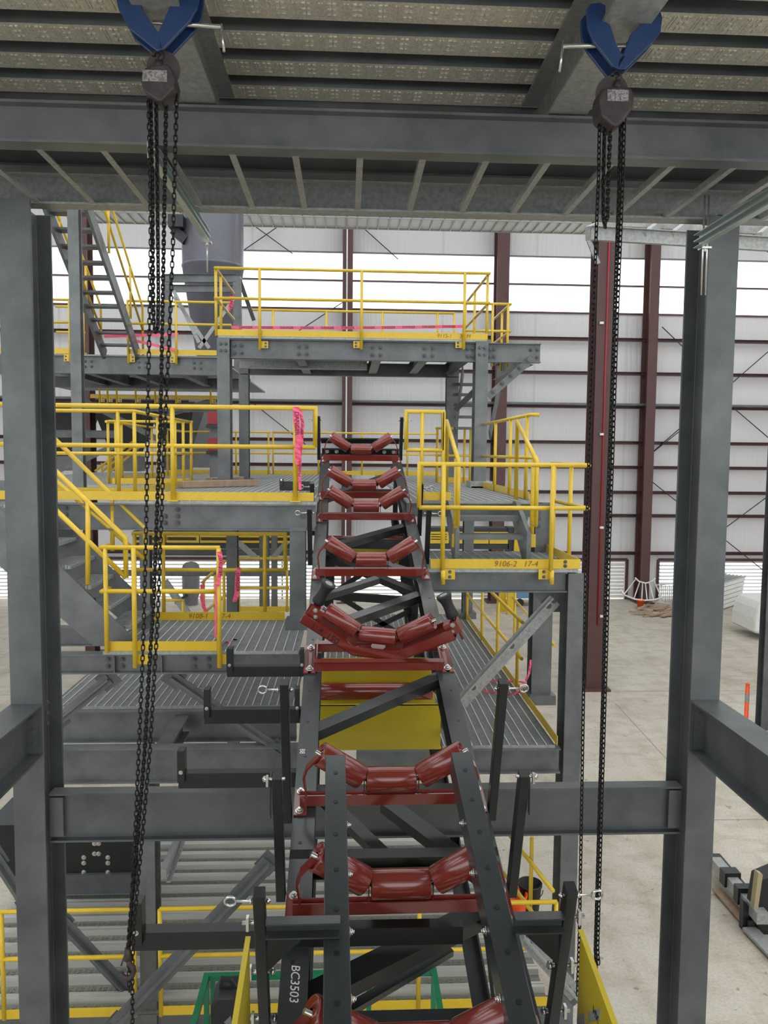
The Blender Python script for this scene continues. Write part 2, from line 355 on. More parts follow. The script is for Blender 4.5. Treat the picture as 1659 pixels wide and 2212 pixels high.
for lab,xa,xb,pxb,sgn in (('galvanised side beam running back from the left tall column',xl0,xl1,1521,1),('galvanised side beam running back from the right tall column',xr0,xr1,1512,-1)):
    pc=91 if sgn>0 else 1493
    z1=AZ(pc,pxb,nf); z0=AZ(pc,pxb+112,nf)
    o=beamY(lab,(xa+xb)/2,xb-xa,.45,nf-.004,z1,z0,'galv2')
    xw=(xa+xb)/2
    MB().box(min(xw,xw+.075*sgn),max(xw,xw+.075*sgn),nf-.016,nf-.004,z0+.03,z1-.03).build('clip_angle','galv2',o)
    bolts(o,[V((xw+.045*sgn,nf-.016,z0+(z1-z0)*k)) for k in(.25,.5,.75)],FR,.014)
bolts(colL,[A(96,y,nf+.18) +V((0.01,0,0)) for y in(1517,1540,1563)],XD,.013)
# top beams
zt1,zb1=AZ(830,250,4.31),AZ(830,338,4.31)
beamX('nearest overhead galvanised beam, spanning the whole width below the deck',-3.1,3.1,4.24,zt1,zb1,.12,'galv')
zt2=AZ(830,390,5.24)
beamX('second overhead galvanised beam, resting on the two tall columns',-3.05,3.1,5.24,zt2,zB,.12,'galvl')
for i,px in enumerate((-40,77,197,312,427,540,652,767,879,992,1102,1215,1325,1435,1537,1640)):
    x=AX(px,447,5.25)
    n=['first','second','third','fourth','fifth','sixth','seventh','eighth','ninth','tenth','eleventh','twelfth','thirteenth','fourteenth','fifteenth','sixteenth'][i]
    o=MB().ang(V((x,4.34,zb1+.0)),V((x,5.29,zB+.004)),.036,.04,.005,UP,1,1).build('ceiling_angle','galvl')
    tag(o,'thin steel angle between the two overhead beams, %s from the left'%n,'angle bar','angle bars between the overhead beams')
# longitudinal beams, deck, header
zd0=zt1+.012; zd=zd0+.34
lx0,lx1=AX(402,240,4.45),AX(480,240,4.45); rx0,rx1=AX(1166,258,4.45),AX(1245,258,4.45)
beamY('overhead beam carrying the left chain hoist',(lx0+lx1)/2,lx1-lx0,-1.,4.93,zd,zd0,'galvl')  # lighter steel stands in for floor light on the flange underside
beamY('overhead beam carrying the right chain hoist',(rx0+rx1)/2,rx1-rx0,-1.,4.93,zd,zd0,'galvl')  # floor bounce put into the colour here too
sp=(rx0+rx1)/2-(lx0+lx1)/2
beamY('dark overhead beam at the upper left corner',(lx0+lx1)/2-sp*.92,lx1-lx0,-1.,4.93,zd,zd0-.02,'galv2')
beamY('dark overhead beam at the upper right corner',(rx0+rx1)/2+sp*.86,lx1-lx0,-1.,4.93,zd,zd0-.04,'galv2')
beamX('header beam closing the far edge of the overhead deck',-3.2,3.3,4.94,zd+.02,zd0-.1,.12,'galv2')
def decking(name,x0,x1,y0,y1,z,per=.255,h=.05,mt='deck',emb=True,up=-1):
    b=MB(); n=int((y1-y0)/per)+1; t=.004; fl=.6
    def quad(ya,za,yb,zb):
        b.add([V((x0,ya,za)),V((x1,ya,za)),V((x1,yb,zb)),V((x0,yb,zb))],[(0,1,2,3)]); b.add([V((x0,ya,za+t)),V((x1,ya,za+t)),V((x1,yb,zb+t)),V((x0,yb,zb+t))],[(3,2,1,0)])
    for k in range(n):
        y=y0+k*per; q=[(y,z),(y+per*fl,z),(y+per*(fl+.05),z+h),(y+per*.8,z+h),(y+per*.81,z+h-.008),(y+per*.84,z+h-.008),(y+per*.85,z+h),(y+per*.95,z+h),(y+per,z)]
        for i,(a,c) in enumerate(zip(q[:-1],q[1:])):
            b.m=1 if i>0 else 0; quad(a[0],a[1],c[0],c[1])
    b.m=0
    if emb:                                            # pressed marks on the flats: a pair of bars, then a block of six dimples
        for k in range(n):
            y=y0+k*per+per*fl*.5; x=x0+.05; zz=z if up<0 else z+t
            while x<x1-.1:
                for dx in(0,.016): b.obox(V((x+dx,y,zz)),XD*.004,YD*per*.2,UP*.004)
                for dx in(.05,.075):
                    for dy in(-.16,0,.16): b.obox(V((x+dx,y+dy*per,zz)),XD*.0085,YD*per*.045,UP*.005)
                x+=.125
    return b.build(name,[mt,'ribtop' if up>0 else 'galv2'])  # second slot paints rib highlights when facing up, shaded recesses when overhead
o=decking('ceiling',-3.2,3.3,.3,4.95,zd+.004,.3,.06); struct(o)
struct(MB().box(-3.3,3.4,-1.2,5.05,zd+.075,zd+.2).build('trim_30','grey'))
# things seen in the gap beyond the second beam
beamX('dark beam behind the gap between the two overhead beams',-3.6,3.4,6.2,AZ(830,325,6.2),AZ(830,362,6.2),.15,'galv2')
o=MB().cyl(V((-3.2,6.5,AZ(830,382,6.5))),V((AX(1165,390,6.5),6.5,AZ(830,382,6.5))),.035).build('sprinkler_pipe','dark'); tag(o,'dark pipe running behind the gap between the overhead beams','pipe')
for x in (410,442): MB().cyl(A(x,300,6.46),A(x,392,6.46),.006).build('pipe_hanger','zinc',o)
MB().cyl(A(1100,352,6.5),A(1100,392,6.5),.028).cyl(A(1086,392,6.5),A(1130,392,6.5),.03).build('sprinkler_head','galvl',o)
beamX('short galvanised beam behind the gap on the right',AX(1150,400,6.9),AX(1520,400,6.9),6.9,AZ(1300,378,6.9),AZ(1300,405,6.9),.12,'galv')
column('galvanised column stub beyond the right end of the overhead beams',(AX(1545,420,7)+AX(1600,420,7))/2,.23,7.0,.25,AZ(1570,470,7),AZ(1570,300,7),'galv',base=False)
# lattice ledge far beyond, seen just under the second beam
z=AZ(750,462,27); b=MB(); x0,x1=AX(170,460,27),AX(1300,470,27)
b.box(x0,x1,27,27.06,z-.12,z-.06); b.box(x0,x1,28.4,28.46,z-.1,z-.04)
k=x0
while k<x1: b.box(k,k+.04,27,28.4,z-.1,z-.06); k+=.37
for hx in(x0+.5,x1-.5): b.box(hx,hx+.05,27.2,27.25,z-.05,TOPZ+.01)
b.m=1; b.box(x0,x1,27,28.5,z-.055,z-.02)
tag(b.build('lattice_ledge',['galvl','white']),'pale ticked ledge crossing just below the second overhead beam','ledge')
# soffit frame on the right
b=MB(); d=9.0; p0=A(1272,512,d); 
b.chan(A(1276,505,d),A(1760,535,d),.16,.06); b.bar(A(1270,505,d),A(1330,476,d+1.6),.06,.16)
for x in (1390,1450,1560,1640): b.bar(A(x,512,d),A(x+40,480,d+1.6),.06,.1)
b.bar(A(1300,478,d+1.6),A(1700,500,d+1.6),.06,.12)
b.bar(A(1272,520,d),A(1292,570,d),.03,.05)
tag(b.build('soffit_frame','galvl'),'pale cantilevered soffit frame beside the right tall column','frame')
# strut channels with threaded rods
for lab,p,q,rod in (('strut channel with hanging threaded rod, upper left',(449,518),(352,332),(446,590)),('strut channel with hanging threaded rods, upper right',(1518,530),(1720,425),(1519,640))):
    d0=5.75 if p[0]<800 else 4.86
    P=A(*p,d0); z=P.z; Q=Ayz(*q,z); Q=V((P.x,max(2.6,Q.y if Q.y<d0 else 3.6),z))
    t=thing('strut_channel',lab,'strut',P)
    b=MB(); h=.041
    for zz in (z,z+h): b.chan(V((P.x-.02,P.y,zz)),V((P.x-.02,Q.y,zz)),h,.04,.004,UP,-1 if p[0]<800 else 1)
    b.build('double_channel','strut',t)
    for dx in ((0,) if p[0]<800 else (-.012,.014)): MB().cyl(V((P.x+dx,P.y-.03,AZ(*rod,P.y))),V((P.x+dx,P.y-.03,zB+.02)),.006,seg=8).build('threaded_rod','zinc',t)
    MB().box(P.x-.03,P.x+.03,P.y-.06,P.y,z-h*.5-.012,z-h*.5).cyl(V((P.x,P.y-.03,z-h*.5-.03)),V((P.x,P.y-.03,z-h*.5)),.014,seg=6).build('washer_plate','zinc',t)
# ================================================================ the inclined conveyor
SL=.2975; ca=math.atan(SL); sa_,co_=math.sin(ca),math.cos(ca)
def zc(y): return -2.216+SL*(y-4.546)
def xc(y): return .281-.0115*(y-4.55)
NN=V((0,-sa_,co_)); TT=V((-.0115*co_,co_,sa_)).normalized()
def C(s,y,n): return V((xc(y)+s,y,zc(y)))+NN*n
def CM(y): return Matrix.Translation(V((xc(y),y,zc(y))))@Matrix.Rotation(.0115,4,'Z')@Matrix.Rotation(ca,4,'X')
# --- troughing idlers
def make_idler():
    t=thing('troughing_idler','x','idler')
    MB().prism([(-.035,.012),(.035,.012),(.035,.02),(.0,.088),(-.0,.088),(-.035,.02)],V((-.56,0,0)),V((.56,0,0)),UP).box(-.56,.56,-.04,-.032,.005,.085).build('base_angle','red',t)
    for s in(-1,1):
        f=MB().box(s*.555-.04,s*.555+.04,-.115,.115,.001,.011).build('foot_plate','red',t)
        for y in(-.085,.085): MB().bolt(V((s*.56,y,.011)),UP,.017).build('bolt','zinc',f)
        MB().tube([V((s*.515,-.01,.02)),V((s*.525,-.01,.12)),V((s*.535,-.005,.2)),V((s*.515,0,.265)),V((s*.47,0,.32)),V((s*.435,0,.36))],.0,flat=(.055,.012)).build('end_stand','red',t)
        MB().plate([V((s*.168,-.03,.05)),V((s*.168,.03,.05)),V((s*.168,.018,.2)),V((s*.168,-.018,.2))],V((.006,0,0))).build('inner_stand','red',t)
    R=.076
    def roller(c,d):
        d=d.normalized(); a=c-d*.1525; b=c+d*.1525
        r=MB().lathe(a,d,[(0,.02),(.012,.024),(.012,.062),(0,.068),(0,R-.003),(.004,R),(.301,R),(.305,R-.003),(.305,.068),(.293,.062),(.293,.024),(.305,.02)],28).build('roller','red',t)
        MB().cyl(a-d*.03,b+d*.03,.012,seg=10).build('shaft','zinc',r)
    cs,sn=math.cos(math.radians(35)),math.sin(math.radians(35))
    roller(V((0,0,.172)),XD)
    for s in(-1,1): roller(V((s*(.178+.165*cs),0,.185+.165*sn)),V((s*cs,0,sn)))
    return t
idler=make_idler()
il=[(11.6,'red troughing idler farthest up the conveyor, in front of the black end crossbar'),
(10.04,'red troughing idler second from the upper end, close behind another'),
(9.31,'red troughing idler third from the upper end, close in front of another'),
(7.83,'red troughing idler standing just beyond the tilted training idler'),
(4.70,'red troughing idler at the top ends of the two skirt rails'),
(3.93,'red troughing idler crossed by both skirt rails, above the lowest outrigger'),
(3.13,'red troughing idler nearest the camera, cut off by the bottom edge')]
for i,(y,l) in enumerate(il):
    if i==0: o=idler; o.matrix_world=CM(y); o['label']=l; o['group']='troughing idlers along the conveyor'
    else: dup(idler,None,CM(y),l,'troughing idlers along the conveyor')
# --- training idler, swung on its pivot
t=thing('training_idler','red training idler swung askew, with a black guide roller on each arm','idler'); 
base=thing('b_','x','x'); bpy.data.objects.remove(base)
for y in(-.16,.13):
    MB().box(-.52,.52,y-.03,y-.022,.005,.08).box(-.52,.52,y-.03,y+.03,.072,.08).build('cross_angle','red',t)
for s in(-1,1):
    f=MB().box(s*.555-.05,s*.555-.012,-.22,.2,.001,.012).box(s*.555+.012,s*.555+.05,-.22,.2,.001,.012).box(s*.555-.05,s*.555+.05,-.15,.13,.001,.012).build('foot_plate','red',t)
    MB().box(s*.5-.006,s*.5+.006,-.2,.18,.005,.085).build('foot_angle','red',t)
    for y in(-.17,.15): MB().bolt(V((s*.555,y,.012)),UP,.02).build('bolt','zinc',f)
MB().cyl(V((0,0,.05)),V((0,0,.12)),.06,seg=20).build('pivot','red',t)
RZ=Matrix.Rotation(math.radians(-13),4,'Z'); q=lambda x,y,z: RZ@V((x,y,z))
b=MB()
out=[(-.60,.42),(-.535,.46),(-.19,.21),(.19,.21),(.535,.46),(.60,.42),(.56,.33),(.2,.085),(-.2,.085),(-.56,.33)]
out=[(-.59,.395),(-.18,.15),(.18,.15),(.59,.395),(.635,.315),(.19,.06),(-.19,.06),(-.635,.315)]
b.plate([q(x,-.1,z) for x,z in out],q(0,.008,0)); 
sw=b.build('swing_frame','red',t)
b=MB(); b.plate([q(x,.1,z) for x,z in out],q(0,.008,0)); b.build('swing_frame','red',t)
b=MB()
for (x0,z0),(x1,z1) in (((-.19,.065),(.19,.065)),((.19,.065),(.635,.318)),((-.19,.065),(-.635,.318))):
    b.plate([q(x0,-.1,z0),q(x1,-.1,z1),q(x1,.1,z1),q(x0,.1,z0)],UP*.008)
b.build('swing_floor','red',t)
R=.07
def troll(c,d):
    d=d.normalized(); a=c-d*.15
    r=MB().lathe(a,d,[(0,.02),(.012,.024),(.012,.06),(0,.066),(.004,R),(.296,R),(.3,.066),(.288,.06),(.288,.024),(.3,.02)],28).build('roller','red',t)
    MB().cyl(a-d*.03,a+d*.33,.012,seg=10).build('shaft','zinc',r)
cs,sn=math.cos(math.radians(33)),math.sin(math.radians(33))
troll(q(0,-.01,.222),q(1,0,0))
for s in(-1,1): troll(q(s*(.172+.165*cs),-.01,.237+.165*sn),q(s*cs,0,sn))
for s in(-1,1):
    p=q(s*.56,-.02,.40); ax=q(-s*.45,.1,.88).normalized()
    p=q(s*.60 if s>0 else -.51,-.02,.36)
    b=MB(); b.obox(p+q(0,0,.03),q(.05,0,.03*s),q(0,.05,0),q(-.03*s,0,.05)*.9); e=b.build('end_block','red',t)
    for dz in(-.025,.035): MB().bolt(p+q(0,-.05,.03+dz),q(0,-1,0),.013).build('bolt','zinc',e)
    MB().cyl(p+ax*-.08+q(s*.05,0,0),p+ax*.2+q(s*.05,0,0),.013,seg=10).build('guide_pin','red',t)
    g0=p+q(s*.05,0,0)+ax*.12
    g=MB().lathe(g0,ax,[(0,.01),(0,.05),(.02,.053),(.06,.044),(.1,.042),(.14,.047),(.18,.062),(.195,.062),(.195,.03),(.185,.028)],24).build('guide_roller','rubber',t)
    MB().cyl(g0+ax*.178,g0+ax*.196,.032,seg=20).cyl(g0+ax*.19,g0+ax*.2,.012,seg=10).build('bearing_cap','galvl',g)
dn=V((.445,0,.26)).normalized()
text('L-4  150',.075,q(-.42,-.1015,.235),q(dn.x,0,-dn.z),q(dn.z,0,dn.x),'ink',t)
t.matrix_world=CM(6.30)
# --- truss chords
for s,l in((-1,'left top chord of the conveyor, a charcoal channel marked BC3503'),(1,'right top chord of the conveyor, a long charcoal channel')):
    o=MB().chan(C(s*.6,2.5,-.1),C(s*.6,11.95,-.1),.2,.135,.01,NN,-s).build('top_chord','char'); tag(o,l,'chord')
    k=0; b=MB(); b.m=0
    y=2.9
    while y<11.6:
        if all(abs(y-yy)>.17 for yy,_ in il) and abs(y-6.30)>.3: MB().cyl(C(s*.545,y,.0005),C(s*.545,y,.002),.011,seg=10).build('bolt_hole','black',o)
        y+=.37
    if s<0:
        text('BC3503',.06,C(s*.53,3.53,.0012),-TT,XD,'chalk',o,shear=.15)
        text('B8',.05,C(s*.57,5.17,.0012),-TT,XD,'chalk',o)
    o=MB().ang(C(s*.58,2.6,-1.0),C(s*.58,11.9,-1.0),.1,.1,.01,NN,-s,1).build('bottom_chord','black')
    tag(o,'%s bottom chord of the conveyor truss, a black angle'%('left' if s<0 else 'right'),'chord')
    for i,y in enumerate((3.6,5.3,6.95,8.5,10.2,11.7)):
        o=MB().ang(C(s*.58,y,-1.0),C(s*.58,y,-.02),.075,.075,.008,TT,s,1).build('truss_post','black'); tag(o,'black truss post on the %s side of the conveyor'%('left' if s<0 else 'right'),'truss post','%s truss posts'%('left' if s<0 else 'right'))
    for i,(ya,yb) in enumerate(((3.65,5.25),(6.9,5.35),(7.0,8.45),(10.1,8.6))):
        o=MB().bar(C(s*.57,ya,-.95),C(s*.57,yb,-.2),.07,.01,XD).build('truss_diagonal','black'); tag(o,'black truss diagonal on the %s side of the conveyor'%('left' if s<0 else 'right'),'brace','%s truss diagonals'%('left' if s<0 else 'right'))
def brace(l,sa,ya,sb,yb,n=-.05,m='char',w=.09,g=None):
    o=MB().ang(C(sa,ya,n),C(sb,yb,n),w,w*.8,.009,NN,-1 if sb>sa else 1).build('lateral_brace',m); return tag(o,l,'brace',g)
brace('charcoal lateral brace crossing above the yellow guard',-.5,5.38,.52,6.06,-.02,'char',.1)
brace('black lateral brace beyond the skirt rails',-.5,4.98,.1,4.2,-.16,'black',.08)
brace('black lateral brace beside the right chord at the splice',-.05,4.86,.55,4.2,-.16,'black',.1)
brace('wide black lateral brace sloping up behind the skirt rails',-.5,3.5,.55,4.02,-.14,'black',.12)
brace('narrow black lateral brace below the wide one',-.52,3.44,.3,3.9,-.28,'char',.05)
brace('upper black brace between the twin idlers and the farthest',-.5,10.2,.4,11.1,-.06,'black',.11)
brace('black brace sloping down right in front of the twin idlers',-.5,8.7,.5,7.95,-.06,'char',.09)
brace('lower black brace crossing below the twin idlers',-.5,8.95,.5,8.0,-.3,'black',.09)
brace('black brace just under the twin idlers on the left',-.5,8.62,.5,9.3,-.08,'char',.1)
brace('black brace rising to the right behind the training idler',-.52,6.8,.5,7.5,-.05,'char',.1)
brace('black brace low behind the idler beyond the training idler',-.5,7.55,.1,7.95,-.1,'char',.08)
def cross(l,y,s0,s1,n0,n1,w=.07,m='black'):
    o=MB().chan(C(s0,y,(n0+n1)/2),C(s1,y,(n0+n1)/2),n1-n0,w,.008,NN,1).build('cross_channel',m); return tag(o,l,'crossbar')
cross('black splice crossbar between the two near troughing idlers',4.33,-.6,.6,-.16,-.0)
cross('lowest black crossbar, seen between the skirt rails at the bottom',3.42,-.58,.6,-.2,-.04)
o=cross('black end crossbar behind the farthest idler',11.82,-.58,.58,.02,.12); bolts(o,[C(s,11.81,.07) for s in(-.5,-.36,.36,.5)],FR,.02,'galvl')
cross('second black end crossbar above the farthest idler',12.1,-.6,.6,.13,.2)
# --- return rollers with yellow nip guards
def ret(y,l1,l2,m='red',rt=.2):
    t=thing('return_roller',l1,'roller',C(0,y,-.42)); a=C(-.5,y,-.49); d=XD
    MB().lathe(a,d,[(0,.015),(0,.07),(.004,.076),(.996,.076),(1,.07),(1,.015)],26).build('roller','red',t)
    MB().cyl(a-d*.05,a+d*1.05,.014,seg=10).build('shaft','zinc',t)
    for s in(-1,1): MB().plate([C(s*.52,y-.03,-.5),C(s*.52,y+.03,-.5),C(s*.52,y+.03,-.15),C(s*.52,y-.03,-.15)],V((.008,0,0))).build('hanger_plate','red',t)
    t=thing('nip_guard',l2,'guard',C(0,y,-.6))
    z=C(0,y,-.42).z
    b=MB(); b.box(-.57+xc(y),.53+xc(y),y-.26,y-.252,z-.44,z-.06).box(-.57+xc(y),.53+xc(y),y-.26,y-.22,z-.066,z-.06).build('front_plate','yel2',t)
    b=MB(); b.box(-.56+xc(y),.54+xc(y),y+.25,y+.258,z-.3,z+rt); b.build('rear_plate','yel2',t)
    b=MB(); b.box(-.56+xc(y),.54+xc(y),y-.25,y+.25,z-.44,z-.432); b.build('bottom_plate','yel2',t)
    return t
ret(6.55,'long red return roller above the big yellow guard','yellow sheet guard hanging under the conveyor below the long red return roller')
ret(9.75,'long red return roller under the twin idlers','yellow sheet guard under the twin idlers','red',-.1)
# --- skirt rails
def skirt(l,a,b,sg):
    t=thing('skirt_rail',l,'rail',a)
    d=(a-b)
    e=b-d*.35
    o=MB(); w=.113
    ms=o.ang(a,e,w,.15,.009,NN,sg).build('angle','char',t,.004)
    L=(e-a); dn=L.normalized(); sd,u=frame(dn,NN)
    for i in range(8):
        p=a+L*(.07+.105*i)+sd*sg*w*.5+u*.0006
        MB().cyl(p,p+u*.002,.013,seg=10).build('slot_hole','black',t)
    for i in range(5):
        p=a+L*(.22+.15*i)-u*.07
        MB().bolt(p-sd*sg*.001,sd*-sg,.014).build('bolt','zinc',t)
    return t
hY=lambda py:(3.568-.6)/((py-978)/1680+.2975)
ya,yb=hY(1630),hY(2212)
skirt('left skirt rail, a charcoal angle with a row of holes in the foreground',A(746,1630,ya),A(760,2212,yb),1)
skirt('right skirt rail, a charcoal angle with bolts on its left side',A(975,1625,ya),A(1101,2212,yb),-1)
# --- outer posts with eyebolts
def post(l,side,y0,n0,n1,ring=True,clamp=False,w=.05,g=None,so=.635):
    t=thing('conveyor_post',l,'post',C(side*so,y0,n0),g)
    a,b=C(side*so,y0,n0),C(side*so,y0,n1)
    MB().bar(a,b,w,w*1.3,TT).build('tube','black',t,.003)
    p=b-NN*.05
    if ring:
        MB().cyl(p-XD*side*.05,p+XD*side*.1,.006,seg=8).tube([p+XD*side*(.125+.025*math.cos(k*PI/8))+V((0,-.3,1)).normalized()*.025*math.sin(k*PI/8) for k in range(16)],.006,8,True).build('eyebolt','zinc',t)
        for k in(-.045,.03): MB().cyl(p+XD*side*k,p+XD*side*(k+.013),.013,seg=6).build('nut','zinc',t)
    if clamp:
        c=b-NN*.02; MB().box(c.x+side*.05-.006,c.x+side*.05+.006,c.y-.018,c.y+.004,c.z-.035,c.z+.02).cyl(c-XD*side*.04,c+XD*side*.075,.009,seg=8).cyl(c+XD*side*.05,c+XD*side*.07,.016,seg=6).build('clamp','zinc',t)
        MB().plate([c+XD*side*.03-NN*.0,c+XD*side*.03+TT*-.06-NN*.2,c+XD*side*.04+TT*-.0-NN*.22,c+XD*side*.03+TT*.02+NN*.03],XD*side*.006).build('flag_plate','black',t)
    return t
for s,nm in((-1,'left'),(1,'right')):
    post('black eyebolt post on the %s chord beside the far end crossbar'%nm,s,12.1,-.15,.53)
    post('black eyebolt post on the %s chord, farther one by the twin idlers'%nm,s,9.19,-.15,.5)
    post('black eyebolt post on the %s chord, nearer one by the twin idlers'%nm,s,8.38,-.15,.5)
    post('tall black eyebolt post on the %s chord just beyond the skirt rails'%nm,s,4.66,-.1,.9)
    post('black post with a zinc clamp at its head on the %s chord'%nm,s,4.08,-.08,.74,False,True)
    so_=.665 if s<0 else .70                          # nearest post carries the skirt arm
    t=post('nearest black post on the %s, carrying an arm to the skirt rail'%nm,s,3.44,-.5,.675,so=so_)
    p=C(s*so_,3.44,.505)
    xr=A(735 if s<0 else 1105,1990,3.3).x
    MB().chan(V((p.x-s*.03,p.y-.02,p.z-.0)),V((xr,p.y-.02,p.z-.0)),.07,.06,.007,UP,1 if s<0 else -1).build('arm','char',t)
    MB().plate([V((p.x-s*.03,p.y+.01,p.z-.03)),V((p.x-s*.25,p.y+.01,p.z-.03)),V((p.x-s*.03,p.y+.01,p.z-.24))],V((0,.008,0))).build('gusset','black',t)
    for n in(.5,.2,-.1):
        c=C(s*so_,3.44,n); MB().box(c.x+s*.055-.006,c.x+s*.055+.006,c.y-.018,c.y+.01,c.z-.032,c.z+.03).cyl(c-XD*s*.06,c+XD*s*.08,.01,seg=8).cyl(c-XD*s*.055,c-XD*s*.04,.018,seg=6).build('clamp','zinc',t)
# --- yellow wing guards by the nearest posts
for s,nm,p in((-1,'left',(536,2024)),(1,'right',(1254,2009))):
    P=A(*p,3.2); x=P.x
    t=thing('wing_guard','yellow wing guard plate clamped outside the nearest post on the %s'%nm,'guard',P)
    pts=[V((x,3.2,P.z)),V((x,1.9,P.z-.26)),V((x,1.9,P.z-.95)),V((x,3.22,P.z-.62))]
    MB().plate(pts,V((.006,0,0))).build('plate','yel2',t)
    MB().bar(pts[0],pts[1],.022,.008,UP).build('top_flange','yel2',t)
    def onx(px,py):
        lo,hi=1.6,4.0
        for _ in range(40):
            m_=(lo+hi)/2
            if abs(A(px,py,m_).x)<abs(x): lo=m_
            else: hi=m_
        return A(px,py,lo)
    if s>0:
        for q4 in (((1247,2192),(1264,2189),(1264,2213),(1246,2216)),((1270,2187),(1297,2178),(1296,2204),(1272,2208))):
            MB().plate([onx(*p_)-XD*.001 for p_ in q4],V((.009,0,0))).build('window_slot','galvl',t)
        text('HX',.05,onx(1288,2193)-XD*.003,V((0,-1,.0)),UP,'ink',t)
# --- outrigger channels on the left
def outrig(l,Y,px0,px1,ytop,yweb,ybot,posts):
    t=thing('outrigger',l,'outrigger',A(px0,ybot,Y))
    zt,zb=AZ((px0+px1)/2,yweb,Y),AZ((px0+px1)/2,ybot,Y); x0,x1=AX(px0,yweb,Y),AX(px1,yweb,Y)
    MB().chan(V((x0,Y,(zt+zb)/2)),V((x1,Y,(zt+zb)/2)),zt-zb,.075,.007,UP,-1).build('channel','black',t)
    for pa,pb,y0 in posts:
        a,b_=AX(pa,y0,Y),AX(pb,y0,Y); MB().box(a,b_,Y-.03,Y+.05,(zt+zb)/2,AZ(pa,y0,Y)).build('upright','black',t,.003)
        MB().bolt(V(((a+b_)/2,Y-.03,zt+.02)),FR,.009).build('bolt','zinc',t)
    return t
outrig('black outrigger channel highest on the left, level with the training idler',6.2,490,662,1432,1440,1462,((490,503,1399),(648,657,1401)))
outrig('black outrigger channel second from the top on the left, behind the tall eyebolt post',5.65,441,650,1526,1533,1563,((441,454,1487),(637,647,1485)))
outrig('black outrigger channel third from the top, above the galvanised crossbeam',5.0,385,640,1657,1670,1702,((384,400,1618),))
outrig('lowest and nearest black outrigger channel, with the loose chain at its end',3.72,288,1000,1986,2009,2047,((283,309,1945),))
# --- support bent under the twin idlers
t=thing('support_bent','black trussed support bent under the conveyor below the twin idlers','support',A(800,1345,9.2))
b=MB(); b.ibeam(A(870,1168,9.2),A(890,1360,9.2),.2,.14,.01,.012,YD); b.build('leg','black',t)
b=MB(); b.ibeam(A(713,1168,9.2),A(705,1360,9.2),.2,.14,.01,.012,YD); b.build('leg','black',t)
MB().bar(A(710,1286,9.1),A(890,1298,9.1),.08,.09).build('crossbar','black',t); MB().bar(A(716,1172,9.2),A(876,1176,9.2),.08,.12).build('crossbar','black',t)
for p,q in(((735,1392),(885,1320)),((735,1290),(880,1380)),((720,1180),(880,1285)),((715,1285),(870,1180))): MB().bar(A(*p,9.05),A(*q,9.05),.06,.02,YD).build('cross_brace','black',t)
# ================================================================ platforms, rails and stairs
def guard(label,path,zd,posts,mid=.5,toe=None,r=.024,drop=0,brk=None,loop=(0,0),base=False,group=None,m='yel'):
    """path: top-rail points; posts: (x,y) spots; toe: list of point runs; drop: how far posts run below the deck"""
    path=[V(p) for p in path]; zt=path[0].z; t=thing('guard_rail',label,'railing',V((path[0].x,path[0].y,zd)),group)
    zm=zd+(zt-zd)*mid
    top=list(path); mp=[V((p.x,p.y,zm+(p.z-zt))) for p in path]
    if loop[0]: top=[mp[0]]+top
    if loop[1]: top=top+[mp[-1]]
    MB().tube(top,r).build('top_rail',m,t); MB().tube(mp,r).build('mid_rail',m,t)
    for i,p in enumerate(posts):
        x,y=p[0],p[1]; dz=p[2] if len(p)>2 else 0
        b=MB().cyl(V((x,y,zd-drop+dz)),V((x,y,zt-.005+dz)),r,seg=10)
        if base: b.box(x-.06,x+.06,y-.05,y+.05,zd,zd+.012)
        o=b.build('post',m,t)
        if drop and brk:
            s=brk[i]
            MB().box(x,x+s*.12,y+.005,y+.02,zd-drop+.03,zd-drop+.16).build('bracket',m,o) if s>0 else MB().box(x-.12,x,y+.005,y+.02,zd-drop+.03,zd-drop+.16).build('bracket',m,o)
            for k in(.06,.125): MB().bolt(V((x+s*.085,y+.004,zd-drop+k)),FR,.012).build('bolt','galv2',o)
    for run in toe or []:
        b=MB()
        for a,c in zip(run[:-1],run[1:]):
            b.bar(V((a[0],a[1],zd+.055)),V((c[0],c[1],zd+.055)),.008,.1)
        b.build('toe_board',m,t)
    return t
def grating(label,x0,x1,y0,y1,z,pitch=.03,rp=.1,m=('grate','rod'),band=True):
    b=MB(); n=int((y1-y0)/pitch)
    for k in range(n+1):
        y=y0+k*pitch; b.box(x0,x1,y,y+.005,z-.032,z)
    b.m=1; k=x0+.05
    while k<x1: b.box(k-.0035,k+.0035,y0,y1,z-.004,z+.003); k+=rp
    o=tag(b.build('grating',list(m)),label,'grating')
    if band:
        c=MB().box(x0,x1,y0-.008,y0,z-.034,z).box(x0-.006,x0,y0,y1,z-.034,z).box(x1,x1+.006,y0,y1,z-.034,z).box(x0,x1,y1,y1+.008,z-.034,z); c.build('banding','galvl',o)
    return o
def xs(*pxs,y=1000,Y=9): return [AX(p,y,Y) for p in pxs]
